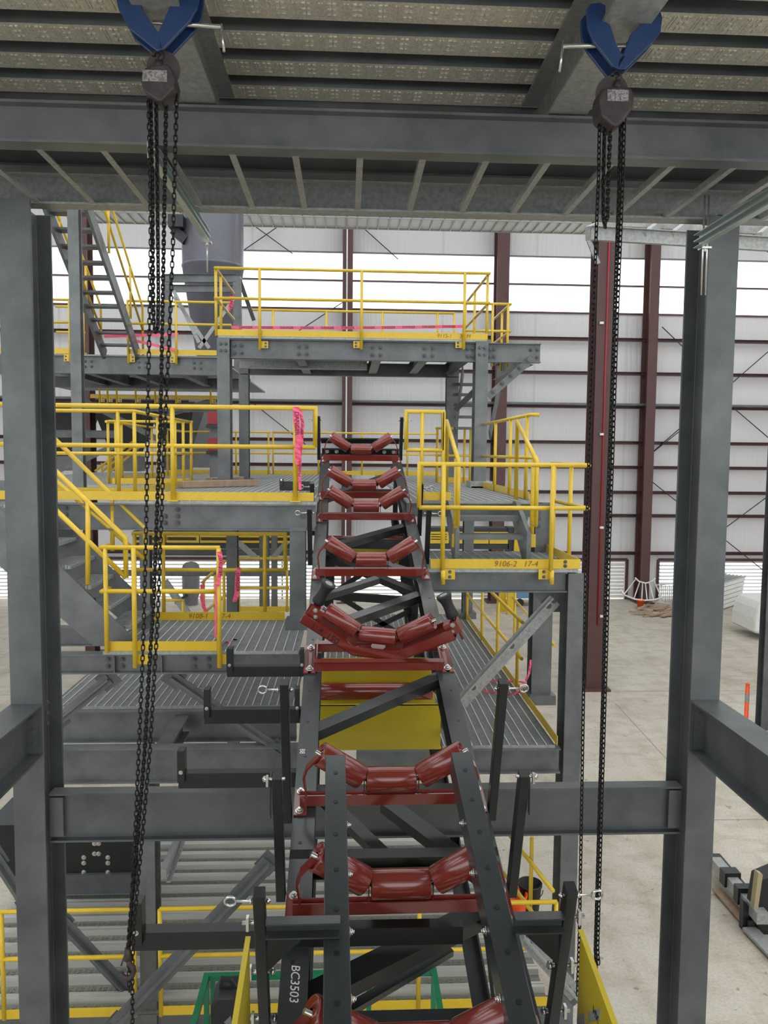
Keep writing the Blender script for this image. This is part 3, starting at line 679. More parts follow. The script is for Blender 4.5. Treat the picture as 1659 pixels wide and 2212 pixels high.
# ---------------- lower right platform
zR=AZ(1100,1230,8.0); zRt=AZ(1100,1004,8.0); xe=AX(1254,1220,8.0)
grating('grating deck of the small right platform between the two rail posts',AX(915,1230,8),xe-.02,8.03,9.5,zR)
xa,xb,xr_=AX(905,1100,8),AX(1270,1010,8),AX(1272,1010,8)
g=guard('yellow guard rail round the small right platform with 9106-2 on its toe board',[(xa,7.99,zRt),(xb,7.99,zRt),(xb,9.4,zRt)],zR,[(AX(957,1130,7.95),7.95),(AX(1192,1130,7.95),7.95),(xb,8.6,0),(xb,9.3,0)],.59,[[(AX(930,1220,8.02),8.02),(xe,8.02),(xe,9.4)]],drop=0,loop=(1,0))
for px,s in((957,1),(1192,-1)):
    x=AX(px,1240,7.95); o=MB().cyl(V((x,7.95,AZ(px,1262,7.95))),V((x,7.95,zR)),.024).build('post',"yel",g)
    z0=AZ(px,1252,7.97); MB().box(min(x,x+s*.13),max(x,x+s*.13),7.985,7.999,z0,z0+.105).build('bracket','yel',o)
    for k in(.025,.08): MB().bolt(V((x+s*.075,7.985,z0+k)),FR,.012).build('bolt','galv2',o)
x=AX(1222,1215,8.0); bolts(g,[V((x,8.012,zR+k)) for k in(.035,.08)],FR,.013,'galv2')
text('9106-2   17-4',.085,V((AX(1115,1216,8.0),8.01,zR+.055)),XD,UP,'pencil',g,shear=.2)
zr0=AZ(1100,1280,8.05)
beamX('galvanised beam under the front of the small right platform',AX(915,1240,8.05),AX(1226,1240,8.05),8.05,zR-.04,zr0,.15)
x0,x1=AX(1224,1400,8.06),AX(1261,1400,8.06)
column('galvanised column under the front right corner of the small right platform',(x0+x1)/2,x1-x0,8.06,.3,FZ,zR-.05)
x0,x1=AX(1150,1400,9.4),AX(1192,1400,9.4); zL=AZ(1100,1612,8.0)
c2=column('galvanised column with a boxed base on the long lower right walkway',(x0+x1)/2,x1-x0,9.4,.26,zL,AZ(1170,1088,9.4))
MB().box(x0-.04,x1+.05,9.33,9.7,zL,zL+.12).build('base_box','galv',c2)
for k in(1108,1120,1136): bolts(c2,[A(1163,k,9.4)],FR,.02)
x0,x1=AX(1000,1300,14.4),AX(1021,1300,14.4)
c3=column('far galvanised column with a boxed base at the end of the long lower right walkway',(x0+x1)/2,x1-x0,14.4,.2,zL,-.75); MB().box(x0-.05,x1+.06,14.33,14.68,zL,zL+.12).build('base_box','galv',c3)
# diagonal brace
t=thing('diagonal_brace','galvanised diagonal brace from the small right platform down to the walkway beside the right chord','brace',A(998,1510,8.3))
a,b_=A(1192,1290,8.3),A(990,1512,8.3); MB().ang(a,b_,.12,.07,.01,YD,1,-1).ang(a,b_,.035,.07,.01,YD,-1,-1).build('double_angle','galvl',t)
MB().plate([A(1150,1279,8.32),A(1212,1279,8.32),A(1212,1322,8.32),A(1185,1322,8.32)],V((0,.012,0))).build('gusset','galv2',t)
bolts(t,[A(*p,8.29) for p in((1185,1309),(1196,1297),(1105,1395),(1022,1485))],FR,.022)
# small stair up to the middle platform
zM=AZ(500,1083,9.0)
t=thing('short_stair','short galvanised stair of open treads on the small right platform','stair',(AX(1060,1190,8.7),8.7,zR))
for i,(pa,pb,py,Y) in enumerate(((988,1142,1161,8.75),(990,1140,1121,9.0))):
    MB().box(AX(pa,py,Y),AX(pb,py,Y),Y,Y+.25,AZ(1060,py+5,Y),AZ(1060,py-5,Y)).build('tread','galv',t)
for pa in(980,1142):
    x=AX(pa,1150,8.75); MB().plate([V((x,8.62,zR)),V((x,8.62,zR+.33)),V((x,9.25,zM)),V((x,9.4,zM)),V((x,9.4,zM-.25)),V((x,8.85,zR))],V((.05 if pa<1000 else -.05,0,0))).build('stringer','galv',t)
for nm,px,q,sx in(('left',970,986,1),('right',1127,1150,-1)):
    P,Q=A(px,912,9.6),A(q,997,8.55); X=(P.x+Q.x)/2
    g=thing('stair_handrail','yellow stair handrail sloping beside the short open stair, the %s one'%nm,'railing',(X,8.55,zR))
    MB().tube([V((X,9.6,zM)),V((X,9.6,P.z)),V((X,8.55,Q.z)),V((X,8.55,zR+.42)),V((X,8.75,zR+.42))],.026).build('rail','yel',g)
    MB().cyl(V((X,8.72,zR+.2)),V((X,8.72,zR+1.15)),.026).box(X-.04,X+.04,8.69,8.7,zR+.15,zR+.3).build('post','yel',g)
# ---------------- middle platform
o=beamX('deep galvanised beam under the left middle platform behind the stair rails',AX(90,1100,9.0),AX(682,1100,9.0),9.0,zM-.035,AZ(500,1146,9.0),.18)
bolts(o,[A(x,y,9.084) for x,y in((143,1097),(143,1111),(357,1115),(357,1129),(384,1101),(384,1115),(384,1129),(655,1116))],FR,.022)
xm=AX(683,1083,9.0)
grating('grating deck of the left middle platform with timber offcuts lying on it',-2.66,xm,9.03,20.5,zM)
grating('grating deck of the middle platform far left beyond the stair opening',-6.5,-2.7,12.9,20.5,zM)
xg0,xg1=AX(880,1085,9.4),AX(1163,1085,9.4)
grating('grating deck of the right middle platform above the short stair',xg0,xg1,9.42,20.5,zM)
beamX('galvanised beam edging the right middle platform above the short stair',xg0,xg1,9.42,zM-.035,zM-.2,.12)
zMt=AZ(500,880,9.0)
g=guard('long yellow guard rail along the left middle platform, pink tape tied near its right end',[(AX(-80,870,8.98),8.98,zMt),(AX(681,884,8.98),8.98,zMt)],zM,[(AX(373,980,8.98),8.98),(AX(638,980,8.98),8.98)],.585,[[(AX(-80,1070,9.03),9.03),(AX(678,1070,9.03),9.03)]],loop=(0,1),base=True,r=.027)
z5=zM+1.06
xc_=-2.66
guard('yellow guard rail turning the corner of the left stair opening',[(AX(80,888,9.9),9.9,z5),(xc_,9.9,z5),(xc_,13.3,z5)],zM,[(AX(256,1000,9.9),9.9),(xc_,9.9),(xc_,11.1),(xc_,12.2),(xc_,12.8)],.5,[[(AX(80,1000,9.9),9.9),(xc_+.02,9.9),(xc_+.02,13.3)]])
guard('yellow guard rail closing the far end of the stair opening on the left',[(AX(232,911,13.3),13.35,z5),(AX(415,911,13.3),13.35,z5)],zM,[(AX(249,1000,13.3),13.35),(AX(412,1000,13.3),13.35)],.5,[[(AX(240,1000,13.3),13.35),(AX(414,1000,13.3),13.35)]])
guard('yellow guard rail running away on the far left of the middle platform',[(-4.1,13.5,z5),(-4.1,19.4,z5)],zM,[(-4.1,y) for y in(13.6,14.4,15.3,16.6,18)],.5,[[(-4.1,13.5),(-4.1,19.4)]])
guard('yellow guard rail at the far left end of the middle platform',[(AX(585,934,19.8),19.8,z5),(AX(372,933,19.8),19.8,z5)],zM,[(AX(p,980,19.8),19.8) for p in(412,510,580)],.5,[[(AX(372,1000,19.8),19.8),(AX(585,1000,19.8),19.8)]])
guard('yellow guard rail at the far end, behind the conveyor head',[(AX(588,935,19.8),19.8,z5),(AX(948,937,19.8),19.8,z5)],zM,[(AX(p,980,19.8),19.8) for p in(590,688,782,880,945)],.5,[[(AX(588,1000,19.8),19.8),(AX(948,1000,19.8),19.8)]])
guard('yellow guard rail behind the column of the upper platform on the right',[(AX(941,934,15.2),15.2,z5),(AX(1018,934,15.2),15.2,z5)],zM,[(AX(p,980,15.2),15.2) for p in(944,1003,1016)],.5,[[(AX(941,1000,15.2),15.2),(AX(1018,1000,15.2),15.2)]])
guard('yellow gate-like rail panel beside the conveyor on the right middle platform',[(AX(878,889,9.35),9.35,AZ(878,889,9.35)),(AX(958,890,9.35),9.35,AZ(878,889,9.35))],zM,[(AX(911,1000,9.35),9.35),(AX(957,1000,9.35),9.35)],.57,[[(AX(905,1000,9.38),9.38),(AX(975,1000,9.38),9.38)]],loop=(1,1))
xs4=2.27
guard('yellow four-post guard rail along the outer edge of the right middle platform',[(xs4+.1,9.6,z5),(xs4,9.6,z5),(xs4,13.4,z5)],zM,[(xs4,y) for y in(9.8,10.8,11.9,13.3)],.5,[[(xs4,9.6),(xs4,13.4)]])
for i,(p0,p1,y,Y,l) in enumerate(((390,540,1053,12.0,'long weathered plank lying on the grating of the left middle platform'),(452,505,1041,13.6,'short pale timber offcut lying behind the long plank'))):
    z=zM+.004; x0,x1=AX(p0,y,Y),AX(p1,y,Y); tag(MB().bar(V((x0,Y,z+.06)),V((x1,Y+.9,z+.06)),.14,.1).build('timber','wood',None,.006),l,'timber')
outrig('black outrigger channel far up on the left, level with the grating of the middle platform',10.4,604,676,1035,1040,1060,((604,612,1034),))
x0,x1=AX(626,1240,9.05),AX(660,1240,9.05); zLd=AZ(350,1408,8.0)
c=column('galvanised column holding up the left middle platform beside the conveyor',(x0+x1)/2,x1-x0,9.03,.2,zLd,zM-.3); MB().box(x0-.05,x1+.05,8.98,9.3,zLd,zLd+.1).build('base_box','galv',c)
for p0,p1,Y,l in((489,512,12.5,'galvanised column behind the two hanging strips of pink tape'),(560,580,17,'far galvanised column under the middle platform left of the conveyor'),(586,598,20,'farthest slim galvanised column under the left middle platform'),(302,323,13.5,'galvanised column behind the landing, left of the pressure tank')):
    x0,x1=AX(p0,1240,Y),AX(p1,1240,Y); column(l,(x0+x1)/2,x1-x0,Y,.22,FZ,zM-.3)
# ---------------- left stair and landing
zLt=AZ(350,1183,7.98); xl_=AX(221,1400,8); xrr=AX(655,1400,9)
grating('grating deck of the lower left landing at the foot of the stair',xl_,xrr,8.03,9.6,zLd)
g=guard('yellow guard rail at the front of the lower left landing at the stair foot',[(AX(221,1184,8)+.02,8.15,zLt),(AX(221,1184,8),7.98,zLt),(AX(475,1184,7.98),7.98,zLt)],zLd,[(AX(229,1300,7.98),7.98)],.585,[[(AX(229,1400,8.02),8.02),(AX(471,1400,8.02),8.02)]])
for px in(290,473):
    x=AX(px,1300,7.95); o=MB().cyl(V((x,7.95,AZ(px,1442,7.95))),V((x,7.95,zLt)),.025).build('post','yel',g)
    MB().box(x,x+.14,7.985,8.0,AZ(px,1437,7.95),AZ(px,1437,7.95)+.1).build('bracket','yel',o)
zt=AZ(450,1153,9.55)
g=guard('yellow guard rail at the back of the landing with 9108-1 on its toe board',[(AX(285,1155,9.55),9.55,zt),(AX(616,1153,9.55),9.55,zt)],zLd,[(AX(p,1240,9.55),9.55) for p in(291,353,572)],.58,[[(AX(330,1330,9.5),9.5),(AX(615,1330,9.5),9.5)]],loop=(0,1))
text('9108-1     17-4',.085,V((AX(452,1335,9.48),9.492,zLd+.055)),XD,UP,'pencil',g,shear=.15)
o=beamX('galvanised beam under the front of the lower left landing',AX(100,1413,8.05),AX(655,1413,8.05),8.05,zLd-.04,AZ(350,1456,8.05),.15)
bolts(o,[A(x,y,8.118) for x in(234,265,420,451) for y in(1424,1439)],FR,.02)
for xq in(249,351): MB().box(AX(xq-1,1430,8.1),AX(xq+1,1430,8.1),8.06,8.12,AZ(xq,1452,8.1),AZ(xq,1417,8.1)).build('stiffener','galv',o)
for p in(125,): beamX('short galvanised beam behind the left stair foot',AX(100,1355,9.3),AX(225,1355,9.3),9.3,AZ(200,1355,9.3),AZ(200,1396,9.3),.12)
st=thing('stair','galvanised stair with grated treads coming down from the left to the landing','stair',(AX(270,1385,8.15),8.15,zLd))
n=7; rise=(zM-zLd)/n; xb0=AX(282,1370,8.2)
for i in range(1,n+2):
    x=xb0-.02-(i-1)*.205; z=zLd+rise*i if i<n else zM
    b=MB()
    if i<=n:
        for k in range(8): b.box(x-.25+k*.032,x-.245+k*.032,8.25,9.05,z-.03,z)
        b.box(x-.002,x+.002+.01,8.25,9.05,z-.035,z); b.box(x-.26,x,8.25,8.26,z-.035,z); b.box(x-.26,x,9.04,9.05,z-.035,z)
        for k in range(11): b.box(x-.25,x,8.27+k*.075,8.275+k*.075,z-.006,z+.002)
        b.build('tread','grate',st)
for Y,nm in((8.2,'n'),(9.06,'f')):
    dzs=0 if nm=='f' else -.13
    pts=[V((xb0+.02,Y,zLd+.01)),V((xb0+.02,Y,zLd+.24+dzs)),V((xb0-n*.205,Y,zM+.22+dzs)),V((xb0-n*.205-.3,Y,zM+.22+dzs)),V((xb0-n*.205-.3,Y,zM-.15+dzs)),V((xb0-.25+dzs,Y,zLd+.01))]
    MB().plate(pts,V((0,.012,0))).build('stringer','galv',st)
for nm,Y,P0,P1,ze,posts in(('near',8.18,(95,993),(271,1162),1248,((190,1262,1085),)),('far',9.1,(95,925),(313,1140),1210,((243,1190,1075),))):
    a,b_=A(*P0,Y),A(*P1,Y); e=V((b_.x,Y,AZ(P1[0],ze,Y)))
    g=thing('stair_handrail','yellow handrail sloping down the %s side of the left stair'%nm,'railing',(b_.x,Y,zLd))
    dz=V((0,0,a.z-A(P0[0],P0[1]+(86 if nm=='near' else 92),Y).z))
    MB().tube([a,b_,e],.026).build('top_rail','yel',g); MB().tube([a-dz,e],.026).build('mid_rail','yel',g)
    for px,y0,y1 in posts: MB().cyl(A(px,y0,Y),A(px,y1,Y),.026).build('post','yel',g)
# ---------------- lower level at the left
grating('grating walkway below the landing on the left, crossed by black outriggers',-3.6,-.62,9.4,10.95,zL)
beamX('galvanised beam edging the lower left walkway',AX(80,1530,9.3),AX(640,1530,9.3),9.3,zL-.035,zL-.42,.15)
grating('long lower right walkway of grating running away under the conveyor, pink tape lying on it',-.3,AX(1200,1600,8),8.03,14.8,zL)
xw=AX(1200,1600,8)
guard('yellow guard rail along the outer side of the long lower right walkway',[(xw+.02,9.75,zL+.95),(xw+.02,14.8,zL+.95)],zL,[(xw+.02,y) for y in(10.0,11.36,12.7,14.3)],.5,[[(xw+.02,8.0),(xw+.02,14.8)]])
g=guard('yellow rail of a lower stair outside the long right walkway',[(xw+.9,11.4,zL+.78),(xw+.9,14.4,zL+.95)],zL-.6,[(xw+.9,12.2),(xw+.9,14.2)],.6)
beamX('galvanised beam under the front of the lower right walkway',AX(770,1612,8.0),AX(1212,1612,8.0),8.0,zL-.035,AZ(1100,1672,8.0),.15)
beamX('galvanised beam at walkway level on the lower left, above the crossbeam',AX(90,1617,8.0),AX(655,1617,8.0),8.0,AZ(400,1617,8.0),AZ(400,1692,8.0),.15)
beamY('short galvanised beam tying the lower left walkway to the beam in front of it',AX(365,1590,8.6),.17,8.1,9.3,zL-.08,zL-.3)
MB_=MB().box(AX(1140,1560,8.15),AX(1195,1560,8.15),8.1,8.2,zL,zL+.14)
def diag(l,p,q,Y,w=.12,m='galv',ends=(1,1),th=.1):
    t=thing('diagonal_brace',l,'brace',A(*q,Y)); a,b_=A(*p,Y),A(*q,Y)
    MB().ang(a,b_,w*.5,w*.55,.01,YD,1,-1).ang(a,b_,w*.5,w*.55,.01,YD,-1,-1).build('double_angle',m,t)
    d=(b_-a).normalized()
    for k,e in enumerate(ends):
        if e:
            c=a if k==0 else b_; s=1 if k==0 else -1
            MB().obox(c+d*s*.02+YD*.012,d*.1,YD*.005,d.cross(YD)*.1).build('gusset','galv2',t)
            bolts(t,[c+d*s*(.05+.08*j)-YD*.002 for j in(0,1)],FR,.02)
    return t
diag('galvanised diagonal brace rising right from the left tall column to the landing beam',(236,1466),(120,1560),8.12)
diag('galvanised diagonal brace falling right behind the upper outriggers',(372,1462),(606,1625),8.12)
diag('long galvanised diagonal brace rising towards the conveyor at the lower left',(582,1862),(250,2215),7.6,.17)
diag('galvanised diagonal brace falling right below the left tall column',(130,1985),(285,2150),8.3,.15)
diag('pale galvanised diagonal brace at the lower right beside the wing guard',(1128,2016),(1245,2150),7.6,.17,'galvl')
diag('galvanised diagonal brace at the lower left edge of the photo',(-10,1850),(60,1960),8.3,.13)
x0,x1=AX(301,2000,8.0),AX(336,2000,8.0)
column('galvanised column rising behind the loose chain at the lower left',(x0+x1)/2,x1-x0,8.0,.26,FZ,zL-.45)
# ---------------- bottom mezzanine
zb_=AZ(830,2182,7.9); zbt=AZ(830,1955,7.9)
o=decking('metal_decking',-4.4,AX(1195,2100,8)-.05,7.95,11.6,zb_-.02,.3,.06,'deck2',True,1); tag(o,'ribbed galvanised metal decking of the mezzanine at the bottom left','decking')
zm_=AZ(830,2055,7.9)
fr=(zm_-zb_)/(zbt-zb_)
guard('yellow guard rail of the bottom mezzanine left of the loose chain',[(AX(-60,1965,7.9),7.9,zbt),(AX(291,1960,7.9),7.9,zbt)],zb_,[(AX(5,2050,7.9),7.9),(AX(290,2050,7.9),7.9)],fr,[[(AX(-60,2150,7.9),7.9),(AX(288,2150,7.9),7.9)]])
guard('yellow guard rail of the bottom mezzanine running behind the conveyor',[(AX(345,1960,7.9),7.9,zbt),(AX(1203,1948,7.9),7.9,zbt)],zb_,[(AX(346,2050,7.9),7.9),(AX(905,2050,7.9),7.9),(AX(1199,2050,7.9),7.9)],fr,[[(AX(346,2150,7.9),7.9),(AX(1200,2150,7.9),7.9)]])
beamX('galvanised beam under the bottom mezzanine',-4.4,AX(1200,2200,8),7.96,zb_-.03,zb_-.35,.15)
g=guard('yellow stair rail slanting behind the right post under the crossbeam',[A(1090,1790,9.0),A(1195,1925,7.95)],AZ(1195,1925,7.95)-1.05,[(AX(1147,1900,8.5),8.5,.15)],.55)
t=thing('black_machine','black bolted machine housing behind the left tall column, under the crossbeam','machine',A(210,1935,9.6))
MB().box(AX(-30,1850,9.6),AX(286,1850,9.6),9.6,10.4,AZ(200,1890,9.6),AZ(200,1780,9.6)).build('housing','black',t); MB().box(AX(100,1850,9.55),AX(292,1850,9.55),9.55,10.4,AZ(200,1932,9.55),AZ(200,1890,9.55)).build('base_frame','galv2',t)
bolts(t,[A(x,y,9.6) for x in(181,233) for y in(1852,1864,1884)]+[A(x,y,9.6) for x in(204,213) for y in(1822,1844)],FR,.02,'zinc')
t=thing('chute_frame','slanting bolted chute frame beside the black machine housing','frame',A(352,1900,9.4))
MB().bar(A(352,1888,9.3),A(386,1812,10.6),.08,.12).bar(A(364,1905,9.3),A(398,1812,10.6),.05,.02).build('side_bar','galvl',t)
# ---------------- upper platform
YU=13.0; zU=AZ(760,730,YU); zUt=AZ(760,586,YU); zub=AZ(760,777,YU)
xuL,xuR=AX(470,800,YU),AX(1052,800,YU)
for nm,p0,p1 in(('left',470,497),('right',1025,1052)):
    x0,x1=AX(p0,900,YU),AX(p1,900,YU); c=column('galvanised front column of the upper platform, the %s one'%nm,(x0+x1)/2,x1-x0,YU-.02,.3,zM,zU-.03 if nm=='left' else zU-.02)
    MB().box(x0-.06,x1+.1,YU-.08,YU+.4,zM,zM+.11).build('base_box','galvl' if nm=='right' else 'galv',c)
    bolts(c,[V((x0+(x1-x0)*k,YU-.02,z)) for k in(.3,.7) for z in(zU-.13,zU-.24)],FR,.022)
o=beamX('galvanised front beam of the upper platform, its right end cantilevered',AX(497,750,YU),AX(1170,750,YU),YU+.02,zU-.04,zub,.15)
bolts(o,[V((AX(p,750,YU),YU+.07,(zU+zub)/2-.02+d)) for p in(505,520,645,662,805,822,918,936,1012,1022,1060,1070,1150,1164) for d in(.06,-.06)],FR,.022)
grating('grating deck of the upper platform with guard rails against the bright windows',AX(472,730,YU),AX(1052,730,YU),YU+.0,15.9,zU)
toe=[[(AX(470,720,YU),YU),(AX(1053,720,YU),YU)]]
xl3,xr3=AX(466,580,YU),AX(1056,593,YU)
g=guard('yellow guard rail round the front of the upper platform, against bright windows',[(xl3,YU+2.0,zUt),(xl3,YU-.04,zUt),(xr3,YU-.04,zUt),(xr3,15.6,zUt)],zU,[(xl3,YU),(xl3,YU+.5),(xr3,YU+.1),(xr3,14.4),(xr3,15.5)],.555,toe)
for px,s in((561,1),(781,-1),(1003,-1)):
    x=AX(px,680,YU-.05); o=MB().cyl(V((x,YU-.05,AZ(px,755,YU-.05))),V((x,YU-.05,zUt)),.024).build('post','yel',g)
    MB().box(min(x,x+.13*s),max(x,x+.13*s),YU,YU+.014,AZ(px,752,YU),AZ(px,737,YU)).build('bracket','yel',o); bolts(o,[V((x+s*.09,YU,AZ(px,yy,YU))) for yy in(741,748)],FR,.013)
text('911S-1     30 M',.09,V((AX(980,721,YU),YU-.006,zU+.055)),XD,UP,'pencil',g,shear=.15)
guard('yellow guard rail at the back of the upper platform, pink DANGER tape strung in front',[(AX(545,671,15.9),15.9,AZ(760,673,15.9)),(AX(983,677,15.9),15.9,AZ(760,673,15.9))],zU,[(AX(p,700,15.9),15.9) for p in(590,705,826,945,981)],.5,[[(AX(545,671,15.9),15.9),(AX(983,671,15.9),15.9)]])
guard('small yellow rail beyond the right corner of the upper platform',[(AX(1000,650,14.6),14.6,AZ(1100,657,14.6)),(AX(1103,657,14.6),14.6,AZ(1100,657,14.6)),(AX(1103,657,14.6),16.5,AZ(1100,657,14.6))],zU-.1,[(AX(p,700,14.6),14.6) for p in(1064,1097)]+[(AX(1103,657,14.6),15.4)],.5,drop=.15)
beamX('galvanised back beam of the upper platform',AX(520,800,16),AX(990,800,16),16.0,AZ(760,784,16.),AZ(760,812,16),.15,'galv2')
beamX('short galvanised beam under the upper platform on the left',AX(516,780,14.7),AX(793,780,14.7),14.7,AZ(650,778,14.7),AZ(650,797,14.7),.1,'galvl')
for i,(p,l) in enumerate(((663,'first'),(805,'second'),(893,'third'),(972,'fourth'))):
    beamY('joist under the upper platform, %s from the left'%l,AX(p,805,15.8),.16,13.15,16,zU-.06,AZ(p,806,15.8),'galv' if i<3 else 'galv2',name='joist',cat='joist')
for p0,p1,l in((516,537,'left'),(964,990,'right')):
    x0,x1=AX(p0,900,16),AX(p1,900,16); column('galvanised rear column of the upper platform, the %s one'%l,(x0+x1)/2,x1-x0,16.0,.22,zM,AZ(760,784,16),'galv')
t=thing('knee_brace','riveted knee brace under the cantilever at the right end of the upper platform','brace',A(1058,856,YU+.05))
MB().bar(A(1055,857,YU+.05),A(1150,774,YU+.05),.12,.02,YD).build('plate','galv',t); bolts(t,[A(x,y,YU+.03) for x,y in((1066,846),(1085,828),(1104,811),(1123,794),(1140,779))],FR,.028)
t=thing('knee_brace','riveted knee brace running from the right front column down to the rear column','brace',A(985,890,YU+.2))
MB().bar(A(1030,840,YU+.3),A(984,885,YU+1.2),.1,.02,YD).build('plate','galv',t)
beamY('galvanised beam under the cantilever of the upper platform',AX(1120,790,14),.16,13.2,16,zU-.06,zub-.02,'galv')
t=thing('stair','narrow stair descending behind the right front column of the upper platform','stair',A(1010,900,14.8))
for i,y in enumerate((823,848,872,900,925)): MB().box(AX(984+i*-2,y,14.8),AX(1042,y,14.8),14.7-.25*i+.6,14.95-.25*i+.6,AZ(1000,y+4,14.8),AZ(1000,y-1,14.8)).build('tread','galv2',t)
MB().bar(A(1000,800,15.4),A(984,930,14.4),.03,.2).bar(A(1078,842,15.4),A(1058,940,14.4),.03,.2).build('stringer','galv2',t)
# ---------------- upper left level
Y2=15.5; z2=AZ(300,766,Y2); z2b=AZ(300,808,Y2)
o=beamX('galvanised edge beam of the upper left platform under the steep stair',AX(60,780,Y2),AX(470,780,Y2),Y2,z2-.03,z2b,.15)
bolts(o,[V((AX(p,780,Y2),Y2+.06,(z2+z2b)/2+d)) for p in(181,195,298,312,418,432) for d in(.05,-.05)],FR,.02)
grating('grating deck of the upper left platform at the foot of the steep stair',-8.5,AX(468,766,Y2),Y2+.1,24.5,z2)
beamX('dark rear beam under the upper left platform',AX(100,815,18.5),AX(540,815,18.5),18.5,AZ(300,815,18.5),AZ(300,838,18.5),.15,'galv2')
for p,q in((150,16.2),(235,17),(330,17.5),(430,17.5)): beamY('joist under the upper left platform',AX(p,812,q),.16,Y2+.1,18.6,z2-.06,z2-.36,'galv2',name='joist',cat='joist',group='joists under the upper left platform')
for o in S.collection.objects:
    if o.get('group')=='joists under the upper left platform': o['label']='slanting joist under the upper left platform behind the chains'
z2t=AZ(350,652,Y2)
g=guard('yellow guard rail of the upper left platform, right of the steep stair',[(AX(275,651,Y2),Y2-.03,z2t),(AX(500,655,Y2),Y2-.03,z2t)],z2,[(AX(277,700,Y2),Y2-.03),(AX(381,700,Y2),Y2-.03)],.58,[[(AX(277,766,Y2),Y2),(AX(468,766,Y2),Y2)]],drop=.18,brk=(1,-1))
g=guard('yellow guard rail of the upper left platform, left of the steep stair',[(AX(-20,645,Y2),Y2-.03,z2t),(AX(153,648,Y2),Y2-.03,z2t)],z2,[(AX(151,700,Y2),Y2-.03)],.58,[[(AX(-20,766,Y2),Y2),(AX(155,766,Y2),Y2)]],drop=.18,brk=(-1,))
g=guard('short yellow rail behind the slender galvanised post on the upper left platform',[(AX(182,645,16.2),16.2,z2t),(AX(120,645,16.2),16.2,z2t)],z2,[(AX(180,700,16.2),16.2)],.5,[[(AX(120,700,16.2),16.2),(AX(186,700,16.2),16.2)]])
beamX('light blue channel lying on the upper left platform behind the steep stair',AX(190,740,18),AX(378,742,18),18,z2+.17,z2+.005,.15,'lblue',name='channel',cat='channel')
xS=AX(300,750,15.7); xS0=AX(228,750,15.7)
st=thing('stair','steep galvanised stair at the upper left climbing towards the camera','stair',(xS,15.7,z2))
aT=V((xS,12.88,AZ(200,455,12.88))); bT=V((xS,15.7,z2)); sl=(aT-bT)
n=10
for i in range(1,n+3):
    p=bT+sl*(i/n); MB().box(xS0,xS,p.y-.02,p.y+.22,p.z-.035,p.z).build('tread','galv',st)
for x in(xS,xS0): MB().bar(bT+V((x-xS,-.05,0)),bT+sl*1.25+V((x-xS,-.05,0)),.05,.24).build('stringer','galv',st)
for x,nm in((xS+.08,'right'),(xS0-.08,'left')):
    g=thing('stair_handrail','yellow handrail of the steep upper left stair, %s side'%nm,'railing',(x,15.7,z2)); o=V((x-xS,0,0))
    MB().tube([bT+o,bT+o+UP*.95,bT+o+sl*1.25+UP*.95],.022).build('top_rail','yel',g); MB().tube([bT+o+UP*.5,bT+o+sl*1.25+UP*.5],.022).build('mid_rail','yel',g)
    for k in(.3,.75): MB().cyl(bT+o+sl*k,bT+o+sl*k+UP*.95,.022).build('post','yel',g)
x0,x1=AX(151,750,11.3),AX(174,750,11.3)
column('slender galvanised post in front of the steep upper left stair',(x0+x1)/2,x1-x0,11.3,.15,zM,AZ(160,430,11.3),'galv',base=False)
# yellow edging far below
zf=AZ(330,862,20); zft=zf+1.05
guard('far yellow guard rail seen just above the long rail on the left',[(AX(195,800,20),20,zft),(AX(470,800,20),20,zft)],zf,[(AX(p,850,20),20) for p in(215,232,252,293,335,380,455)],.5,[[(AX(195,850,20),20),(AX(470,850,20),20)]],drop=.12,brk=(1,1,1,1,1,1,1))
beamX('galvanised beam under the far yellow guard rail on the left',AX(150,870,20),AX(470,870,20),20.05,zf-.1,zf-.3,.15)
o=MB().bar(V((AX(100,1465,10.9),10.9,zL+.055)),V((AX(206,1465,10.9),10.9,zL+.055)),.01,.11).build('toe_board','yel'); tag(o,'yellow toe board low behind the left tall column at the far edge of the walkway','toe board')
# ================================================================ chain hoists
HY=3.4
def chain(path,pitch,wire,Y=HY,wob=0.0):
    pts=[A(x,y,Y) for x,y in path]; seg=[(b-a).length for a,b in zip(pts[:-1],pts[1:])]; L=sum(seg); n=int(L/pitch); b=MB(); i=0; acc=0
    for k in range(n):
        s=(k+.5)*pitch
        while i<len(seg)-1 and acc+seg[i]<s: acc+=seg[i]; i+=1
        c=pts[i].lerp(pts[i+1],(s-acc)/seg[i]); d=(pts[i+1]-pts[i]).normalized()
        sd,u=frame(d,YD); e=sd if k%2 else u
        a_=math.radians(28)+wob*math.sin(k*.37); o=sd.cross(d) if k%2==0 else sd
        q=(sd*math.cos(a_)+u*math.sin(a_)) if k%2 else (u*math.cos(a_)-sd*math.sin(a_))
        hw=pitch*.25+wire*.3; hl=pitch*.5+wire*.9-hw
        ring=[c+d*(sg*hl+hw*math.cos(t)*sg)+q*(hw*math.sin(t)) for sg,ts in((1,(PI/2,PI/4,0,-PI/4,-PI/2)),(-1,(-PI/2,-PI/4,0,PI/4,PI/2))) for t in ts]
        b.tube(ring,wire,5,True)
    return b
def polyfront(pts,Y,th): return MB().plate([A(x,y,Y) for x,y in pts],V((0,th,0)))
